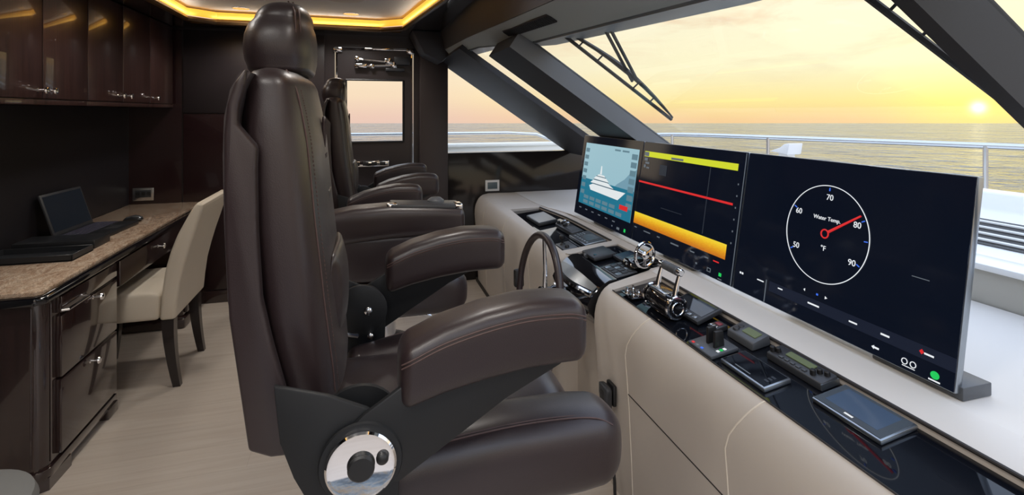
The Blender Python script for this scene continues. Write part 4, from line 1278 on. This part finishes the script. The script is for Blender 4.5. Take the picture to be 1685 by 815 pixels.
    for sgn in (-1, 1):
        m = MB()
        yc = Y0 + sgn * 0.222
        m.pad([((-0.02, yc, 0.757), 0.076, 0.070), ((0.12, yc, 0.764), 0.078, 0.086), ((0.28, yc, 0.768), 0.082, 0.092), ((0.45, yc, 0.764), 0.082, 0.090), ((0.488, yc - sgn * 0.003, 0.761), 0.079, 0.087)],
              (0, 1, 0), (0, 0, 1), 2.9, 0.03, 0.076, 44, 8)
        bo = m.build('seat_bolster', LEATHER, t)
        m = MB()
        for dd in (0.0, 0.008):
            pts = [(x, yc + sgn * (0.055 - dd), z) for x, z in ((0.0, 0.816), (0.12, 0.840), (0.28, 0.851), (0.40, 0.849), (0.48, 0.838), (0.520, 0.817))]
            m.tube(smooth(pts, 5), 0.0018, 5)
        m.build('stitching', THREAD, bo)
    MB().box(-0.10, 0.44, Y0 - 0.24, Y0 + 0.24, 0.665, 0.70, 0.01).build('seat_pan', BRACKET, t)
    # arms
    arm_path = [((0.085, 1.022), 0.058), ((0.14, 1.041), 0.062), ((0.22, 1.058), 0.065), ((0.30, 1.068), 0.066), ((0.37, 1.068), 0.064), ((0.397, 1.066), 0.062)]
    for sgn in (-1, 1):
        yc = Y0 + sgn * 0.312
        if not (wide and sgn < 0):
            m = MB()
            m.pad([((x, yc, z), 0.056, h) for (x, z), h in arm_path], (0, 1, 0), (0, 0, 1), 4.5, 0.026, 0.032, 48, 6)
            ar = m.build('armrest', LEATHER, t)
            m = MB()
            for dd in (0.0, 0.007):
                for s2 in (-1, 1):
                    pts = [(x, yc + s2 * 0.0552, z + h * 0.62 - dd) for (x, z), h in arm_path]
                    pts = [(0.064, yc + s2 * 0.046, pts[0][2] - 0.012)] + pts + [(0.421, yc + s2 * 0.047, pts[-1][2] - 0.010)]
                    m.tube(smooth(pts, 4), 0.0016, 5)
            m.build('stitching', THREAD, ar)
        else:
            m = MB()
            m.pad([((x, yc, z), 0.075, h) for x, z, h in ((-0.02, 1.055, 0.062), (0.10, 1.072, 0.066), (0.24, 1.080, 0.064), (0.40, 1.078, 0.056), (0.50, 1.074, 0.050))], (0, 1, 0), (0, 0, 1), 4.5, 0.03, 0.024, 44, 6)
            ar = m.build('armrest', LEATHER, t)
            plabel(ar, 'broad armrest with a control panel on top')
            m = MB().box(0.24, 0.51, yc - 0.06, yc + 0.06, 1.122, 1.142, 0.006, M=Matrix.Translation((0.375, 0, 1.13)) @ Matrix.Rotation(0.05, 4, 'Y') @ Matrix.Translation((-0.375, 0, -1.13)))
            cp = m.build('control_panel', PLASTIC, ar)
            MB().lathe((0.42, yc + 0.03, 1.135), (0, 0, 1), [(0, 0.035), (0.010, 0.033), (0.020, 0.020), (0.022, 0.006)], 24).build('control_knob', PLASTIC_LT, ar)
            m = MB().box(0.225, 0.265, yc - 0.055, yc - 0.02, 1.128, 1.152, 0.005)
            m.box(0.485, 0.515, yc - 0.062, yc + 0.0, 1.118, 1.140, 0.005)
            m.build('chrome_latch', CHROME, ar)
            MB().box(-0.10, 0.36, yc - 0.060, yc + 0.06, 0.86, 1.03, 0.02, 3).build('arm_side_panel', LEATHER_SHELL, t)
        # bracket: back plate and arm plate
        yb0 = yc + (0.012 if sgn > 0 else -0.028)
        back_plate = [(-0.150, 1.030), (-0.06, 1.000), (0.005, 0.968), (0.055, 0.930), (0.062, 0.880), (0.056, 0.66), (-0.075, 0.66), (-0.085, 0.80), (-0.118, 0.866), (-0.140, 0.93)]
        MB().prism([(x, yb0, z) for x, z in back_plate], (0, 0.012, 0), 0.003).build('side_bracket', BRACKET, t)
        arm_plate = [(-0.030, 0.940), (0.0, 0.965), (0.085, 1.018), (0.12, 1.005), (0.385, 1.022), (0.37, 1.005), (0.26, 0.955), (0.105, 0.862), (0.06, 0.835), (0.01, 0.84), (-0.045, 0.87)]
        yb1 = yb0 + (0.0125 if sgn > 0 else -0.0125)
        MB().prism([(x, yb1, z) for x, z in arm_plate], (0, 0.012, 0), 0.003).build('arm_bracket', BRACKET, t)
        # tilt dial on the outside
        oy = Y0 + sgn * 0.3545
        dc = V((-0.006, oy, 0.882)); dax = V((0, sgn, 0))
        MB().lathe(dc - dax * 0.012, dax, [(0, 0.068), (0.010, 0.072), (0.014, 0.070)], 40).build('dial_housing', BRACKET, t)
        d = MB().lathe(dc, dax, [(0, 0.058), (0.004, 0.0605), (0.009, 0.0605), (0.012, 0.057), (0.0105, 0.052), (0.010, 0.001)], 48).build('tilt_dial', CHROME, t)
        plabel(d, 'round chrome tilt dial')
        MB().lathe(dc + dax * 0.009, dax, [(0, 0.021), (0.007, 0.023), (0.010, 0.020), (0.011, 0.002)], 32).build('dial_button', RUBBER, d)
        MB().lathe(dc + dax * 0.009 + V((0.036, 0, 0.010)), dax, [(0, 0.011), (0.006, 0.0105), (0.010, 0.007), (0.011, 0.001)], 24).build('lock_button', RUBBER, d)
        # inner disc and bolts
        iy = Y0 + sgn * 0.283
        MB().lathe((-0.010, iy + sgn * 0.012, 0.913), (0, -sgn, 0), [(0, 0.075), (0.010, 0.075), (0.012, 0.072)], 40).build('pivot_plate', BRACKET, t)
        MB().lathe((0.010, iy, 0.913), (0, -sgn, 0), [(0, 0.012), (0.006, 0.011), (0.010, 0.006)], 14).build('bolt', CHROME, t)
        MB().lathe((0.016, iy, 0.838), (0, -sgn, 0), [(0, 0.010), (0.006, 0.009), (0.009, 0.005)], 14).build('bolt', CHROME, t)
    MB().tube([(-0.02, Y0 + 0.235, 0.862), (-0.055, Y0 + 0.215, 0.880)], 0.007, 8).build('recline_lever', CHROME, t)
    # pedestal
    MB().lathe((0.12, Y0, 0.02), (0, 0, 1), [(0, 0.075), (0.50, 0.075), (0.50, 0.060), (0.61, 0.060), (0.61, 0.12), (0.645, 0.13)], 32).build('pedestal', CHROME, t)
    MB().lathe((0.12, Y0, 0.0), (0, 0, 1), [(0, 0.20), (0.012, 0.20), (0.022, 0.18), (0.03, 0.09)], 36).build('base_plate', STEEL, t)
    m = MB()
    m.tube([(0.14, Y0 - 0.13, 0.30), (0.40, Y0 - 0.13, 0.20), (0.40, Y0 + 0.13, 0.20), (0.14, Y0 + 0.13, 0.30)], 0.013, 10)
    m.tube([(0.14, Y0 - 0.13, 0.30), (0.12, Y0, 0.30), (0.14, Y0 + 0.13, 0.30)], 0.013, 10)
    m.build('footrest', CHROME, t)
    return t

c1 = make_chair('brown leather helm chair nearest the camera, facing the cream console')
c3 = copy_tree(c1, (0.0, 1.30 + 2.13, 0))
c3['label'] = 'brown leather helm chair farthest away, in front of the port door'
for ch in c3.children:
    if ch.name.startswith('headrest') and 'rod' not in ch.name: ch.location.z -= 0.03
c2 = make_chair('middle brown leather helm chair with a broad control armrest', wide=True)
c2.location = (-0.145, 1.30 + 1.07, 0)

# ============================================================ DESK SIDE
FX = -1.19     # drawer fronts
# worktop
wt = thing('desk_worktop', 'brown marble desk worktop with a black edge along the aft wall', 'worktop', (-1.45, 3.5, 0.75))
topo = [(AX + 0.003, 2.40), (-1.215, 2.40), (-1.185, 2.43), (-1.185, 4.535), (AX + 0.003, 4.535)]
MB().prism([(x, y, 0.752) for x, y in topo], (0, 0, 0.030), 0.008).build('edge', BLACK, wt)
MB().prism([(AX + 0.004, 2.435, 0.782), (-1.232, 2.435, 0.782), (-1.212, 2.455, 0.782), (-1.212, 4.532, 0.782), (AX + 0.004, 4.532, 0.782)], (0, 0, 0.018), 0.003).build('stone', STONE, wt)
def knob(parent, x, y, z, mt=CHROME):
    MB().lathe((x, y, z), (1, 0, 0), [(0, 0.011), (0.003, 0.0055), (0.026, 0.0055), (0.029, 0.013), (0.033, 0.0165), (0.039, 0.0145), (0.042, 0.005)], 18).build('knob', mt, parent)
# near pedestal
pd = thing('drawer_pedestal', 'dark gloss drawer pedestal at the near end of the desk', 'drawer unit', (-1.45, 2.75, 0))
r = 0.05
prof = [(AX + 0.005, 2.455), (-1.26, 2.455)] + [(-1.26 + 0.05 * math.sin(PI / 2 * k / 6), 2.505 - 0.05 * math.cos(PI / 2 * k / 6)) for k in range(1, 7)] + [(-1.21, 3.045), (AX + 0.005, 3.045)]
MB().prism([(x, y, 0.085) for x, y in prof], (0, 0, 0.665)).build('carcass', WOOD, pd)
m = MB()
for z0, z1 in ((0.02, 0.085),):
    m.prism([(x + (0.012 if x > -1.6 else 0), y - (0.012 if y < 2.6 else 0), 0.045) for x, y in prof], (0, 0, 0.04), 0.004)
m.prism([(-1.26, 2.44, 0.0), (-1.20, 2.47, 0.0), (-1.195, 2.62, 0.0), (-1.195, 2.62, 0.0)][:3] + [(-1.26, 2.62, 0.0)], (0, 0, 0.05))
m.prism([(-1.28, 2.95, 0.0), (-1.195, 2.95, 0.0), (-1.195, 3.05, 0.0), (-1.28, 3.05, 0.0)], (0, 0, 0.05), 0.004)
m.prism([(AX + 0.01, 2.445, 0.0), (-1.30, 2.445, 0.0), (-1.30, 2.50, 0.0), (AX + 0.01, 2.50, 0.0)], (0, 0, 0.05))
m.build('plinth', WOOD, pd)
m = MB()  # thin ribs added on the smooth rounded corner to draw its highlight lines
for k in range(2):
    a = PI / 2 * (k * 0.8 + 0.1)
    x = -1.26 + 0.052 * math.sin(a); y = 2.505 - 0.052 * math.cos(a)
    m.tube([(x, y, 0.10), (x, y, 0.73)], 0.0025, 6)
m.build('corner_highlight_ribs', WOOD, pd)
d = MB().box(-1.212, FX, 2.535, 3.025, 0.105, 0.405, 0.004).build('drawer', WOOD, pd); knob(d, FX, 2.765, 0.375 - 0.0)
d = MB().box(-1.212, FX, 2.535, 3.025, 0.415, 0.665, 0.004).build('drawer', WOOD, pd)
d2 = MB().box(-1.212, FX, 2.535, 3.025, 0.678, 0.745, 0.004).build('drawer', WOOD, pd)
knob(d, FX, 2.79, 0.655)
MB().tube([(FX + 0.002, 2.53, 0.690), (FX + 0.022, 2.535, 0.690), (FX + 0.022, 2.70, 0.690), (FX + 0.002, 2.705, 0.690)], 0.006, 8).build('bar_handle', CHROME, d2)
# knee drawer unit
kd = thing('knee_drawer', 'dark shallow drawer unit under the middle of the desk', 'drawer unit', (-1.4, 3.55, 0.6))
MB().box(AX + 0.005, -1.212, 3.05, 4.06, 0.60, 0.75).build('carcass', WOOD, kd, flat=True)
d = MB().box(-1.212, FX - 0.002, 3.065, 4.05, 0.612, 0.742, 0.004).build('drawer', WOOD, kd); knob(d, FX, 3.56, 0.695)
# far pedestal
fp = thing('desk_pedestal', 'dark gloss pedestal at the far end of the desk, behind the cream chair', 'drawer unit', (-1.45, 4.3, 0))
MB().box(AX + 0.005, -1.21, 4.07, 4.53, 0.08, 0.75, 0.01).build('carcass', WOOD, fp)
MB().box(AX + 0.005, -1.195, 4.055, 4.535, 0.0, 0.08, 0.015).build('plinth', WOOD, fp)
d = MB().box(-1.212, FX, 4.09, 4.51, 0.10, 0.735, 0.004).build('door', WOOD, fp); knob(d, FX, 4.15, 0.5)

# upper cabinets
KX = -1.41
def cabinet(y0, y1, doors, label):
    t = thing('wall_cabinet', label, 'cabinet', (AX + 0.15, (y0 + y1) / 2, 1.53), 'wall cabinets over the desk')
    MB().box(AX + 0.002, KX - 0.022, y0 + 0.0008, y1 - 0.0008, 1.532, 2.148).build('carcass', WOOD_FLAT, t, flat=True)
    MB().box(KX - 0.022, KX - 0.004, y0 + 0.001, y1 - 0.001, 1.532, 1.555, 0.002).build('bottom_rail', WOOD_FLAT, t)
    for a, b, ky in doors:
        d = MB().box(KX - 0.022, KX, a + 0.003, b - 0.003, 1.560, 2.145, 0.003).build('door', WOOD_FLAT, t)
        knob(d, KX, ky, 1.596)
    return t
cabinet(1.62, 2.435, [(1.62, 2.03, 1.99), (2.03, 2.435, 2.07)], 'dark wall cabinet cut off by the left edge of the photo')
cabinet(2.435, 3.25, [(2.435, 2.85, 2.815), (2.85, 3.25, 2.885)], 'dark wall cabinet second from the left, its two knobs side by side')
cabinet(3.25, 4.075, [(3.25, 3.665, 3.60), (3.665, 4.075, 3.70)], 'two-door dark wall cabinet left of the single-door one')
cabinet(4.075, 4.535, [(4.075, 4.51, 4.13)], 'single-door dark wall cabinet next to the port wall')

# laptop
lp = thing('laptop', 'open black laptop on the marble desk', 'laptop', (-1.48, 3.55, 0.80))
LM = Matrix.Translation((-1.49, 3.57, 0.802)) @ Matrix.Rotation(-0.05, 4, 'Z')
MB().box(-0.12, 0.13, -0.21, 0.17, 0.0, 0.022, 0.005, M=LM).build('base', LAPTOP, lp)
for i in range(5):
    for j in range(13):
        pass
m = MB()
for i in range(5):
    for j in range(14):
        m.box(-0.095 + 0.024 * i, -0.075 + 0.024 * i, -0.19 + 0.0255 * j, -0.169 + 0.0255 * j, 0.0215, 0.0245, 0.001, 1, M=LM)
m.build('keyboard', KEYS, lp)
MB().box(0.045, 0.11, -0.06, 0.04, 0.0215, 0.0228, 0, M=LM).build('touch_pad', PLASTIC, lp, flat=True)
SM = LM @ Matrix.Translation((-0.118, 0, 0.02)) @ Matrix.Rotation(-0.30, 4, 'Y')
sc_ = MB().box(-0.008, 0.004, -0.21, 0.17, 0.0, 0.235, 0.004, M=SM).build('lid', PLASTIC, lp)
MB().box(0.0035, 0.0055, -0.195, 0.155, 0.02, 0.222, 0, M=SM).build('display', LAPSCREEN, sc_, flat=True)
# trays
def tray_obj(label, M, a, b, h):
    t = MB()
    t.box(-a, a, -b, b, 0, 0.006, M=M)
    for x0, x1, y0, y1 in ((-a, -a + 0.006, -b, b), (a - 0.006, a, -b, b), (-a, a, -b, -b + 0.006), (-a, a, b - 0.006, b)):
        t.box(x0, x1, y0, y1, 0.0, h, 0.002, 1, M=M)
    o = t.build('desk_tray', mat('tray_slate', (0.022, 0.024, 0.028), 0.4))
    return tag(o, label, 'tray', 'desk trays')
tray_obj('low dark open tray nearest the camera on the marble desk', Matrix.Translation((-1.50, 2.985, 0.8005)), 0.185, 0.098, 0.032)
o = MB().box(-0.175, 0.175, -0.085, 0.085, 0, 0.046, 0.005, M=Matrix.Translation((-1.498, 3.20, 0.8005))).build('desk_box', LAPTOP)
tag(o, 'flat black box on the desk between the tray and the laptop', 'box')
# mouse
mo = thing('computer_mouse', 'silver and black computer mouse on the marble desk', 'mouse', (-1.41, 3.83, 0.80))
MB().pad([((-1.45, 3.83, 0.815), 0.030, 0.014), ((-1.42, 3.83, 0.820), 0.032, 0.018), ((-1.385, 3.83, 0.815), 0.029, 0.013)], (0, 1, 0), (0, 0, 1), 2.4, 0.02, 0.02, 28).build('body', LAPTOP, mo)
MB().pad([((-1.44, 3.83, 0.829), 0.022, 0.006), ((-1.41, 3.83, 0.834), 0.024, 0.007), ((-1.385, 3.83, 0.829), 0.021, 0.005)], (0, 1, 0), (0, 0, 1), 2.2, 0.02, 0.02, 24).build('top_shell', SILVER, mo)
# sockets
sk = thing('wall_socket', 'steel socket plate on the dark wall above the desk end', 'socket', (-1.61, WY, 0.88))
MB().box(-1.685, -1.545, WY - 0.018, WY - 0.0101, 0.825, 0.922, 0.003).build('plate', STEEL, sk)
MB().box(-1.668, -1.562, WY - 0.020, WY - 0.0175, 0.850, 0.905, 0.002).build('outlet', PLASTIC, sk)
for k in range(3):
    MB().box(-1.66 + 0.036 * k, -1.636 + 0.036 * k, WY - 0.0215, WY - 0.0195, 0.866, 0.892).build('contact', RUBBER, sk)
sk = thing('wall_display', 'small white-framed display plate on the glossy panel beyond the console', 'switch plate', (1.11, WY - 0.02, 0.84))
MB().box(1.042, 1.172, WY - 0.030, WY - 0.0201, 0.785, 0.885, 0.004).build('frame', WHITE, sk)
MB().box(1.062, 1.152, WY - 0.033, WY - 0.029, 0.805, 0.865, 0.002).build('display', mat('grey_blue_display', (0.10, 0.14, 0.16), 0.2), sk)

# desk chair
dc_ = thing('desk_chair', 'cream upholstered desk chair with dark legs drawn up to the desk', 'chair', (-1.2, 3.43, 0))
YA, YB = 3.19, 3.72
outer_b = [(-1.064, 0.372), (-0.987, 0.372), (-0.978, 0.47), (-0.964, 0.578), (-0.942, 0.67), (-0.916, 0.764), (-0.885, 0.86), (-0.857, 0.952), (-0.852, 0.985), (-0.866, 1.000), (-0.888, 0.998), (-0.905, 0.975), (-0.942, 0.905), (-0.980, 0.828), (-1.012, 0.74), (-1.037, 0.642), (-1.055, 0.50)]
MB().prism([(x, YA, z) for x, z in outer_b], (0, YB - YA, 0), 0.018, 4).build('backrest', LINEN, dc_)
MB().prism([(-1.49, YA + 0.005, 0.374), (-1.066, YA + 0.005, 0.374), (-1.060, YA + 0.005, 0.515), (-1.12, YA + 0.005, 0.530), (-1.46, YA + 0.005, 0.520), (-1.49, YA + 0.005, 0.48)], (0, YB - YA - 0.01, 0), 0.022, 4).build('seat', LINEN, dc_)
def leg(x0, x1, y, z1):
    m = MB()
    rs = []
    for k in range(7):
        f = k / 6
        z = z1 * (1 - f); x = x0 + (x1 - x0) * (f ** 1.8); s = 0.030 - 0.012 * f
        rs.append([V((x - s, y - s, z)), V((x + s, y - s, z)), V((x + s, y + s, z)), V((x - s, y + s, z))])
    m.rings(rs).build('leg', LEGWOOD, dc_)
for y in (YA + 0.035, YB - 0.06):
    leg(-1.025, -0.985, y, 0.372)
    leg(-1.44, -1.46, y, 0.372)
# grey stool edge in the lower left corner
st_ = thing('footstool', 'grey padded stool just showing at the lower left corner', 'stool', (-1.10, 1.72, 0))
MB().lathe((-1.06, 1.70, 0.0), (0, 0, 1), [(0.36, 0.17), (0.37, 0.185), (0.42, 0.19), (0.445, 0.18), (0.455, 0.15), (0.46, 0.02)], 40).build('seat', mat('grey_felt', lin(120, 120, 118), 0.8), st_)
for a in (45, 135, 225, 315):
    a = math.radians(a)
    MB().tube([(-1.06 + 0.12 * math.cos(a), 1.70 + 0.12 * math.sin(a), 0.37), (-1.06 + 0.15 * math.cos(a), 1.70 + 0.15 * math.sin(a), 0.0)], 0.014, 10).build('leg', LEGWOOD, st_)

# ============================================================ CEILING FITTINGS
def downlight(x, y, z, label, power, r=0.045):
    t = thing('ceiling_light', label, 'ceiling light', (x, y, z), 'recessed ceiling lights')
    MB().lathe((x, y, z), (0, 0, -1), [(0, r + 0.012), (0.003, r + 0.012), (0.005, r + 0.004), (0.004, r)], 28).build('trim_ring', STEEL, t)
    MB().lathe((x, y, z), (0, 0, -1), [(0.0, r), (0.0035, r), (0.0038, 0.001)], 28).build('lens', LAMP, t)
    ld = bpy.data.lights.new('lamp', 'SPOT')
    ld.energy = power
    ld.color = (1.0, 0.95, 0.89)
    ld.spot_size = math.radians(150)
    ld.spot_blend = 0.7
    ld.shadow_soft_size = 0.09
    lo = bpy.data.objects.new('lamp', ld)
    COL.objects.link(lo)
    lo.parent = t
    lo.location = (0, 0, -0.02)
    return t
TZ = 2.2545
downlight(-0.866, 4.16, TZ, 'recessed ceiling light just left of the near headrest', DOWNLIGHT_W)
downlight(-0.10, 4.16, TZ, 'recessed ceiling light right of the near headrest', DOWNLIGHT_W)
for k, (x, y) in enumerate(((-0.9, 2.9), (-0.9, 1.5), (0.25, 1.9), (0.25, 0.5), (-0.9, 0.2), (-0.42, 0.3), (-0.42, -0.3))):  # unseen lights added to brighten the cabin and put highlights on the leather
    downlight(x, y, TZ, 'unseen recessed ceiling light added for more light, row nearer the camera', DOWNLIGHT_W)
sp = thing('ceiling_speaker', 'round flush speaker in the grey ceiling beside the lights', 'speaker', (-0.13, 3.62, TZ))
MB().lathe((-0.13, 3.60, TZ), (0, 0, -1), [(0, 0.13), (0.004, 0.13), (0.007, 0.122), (0.007, 0.001)], 40).build('grille', mat('pale_grille', lin(168, 169, 166), 0.6), sp)
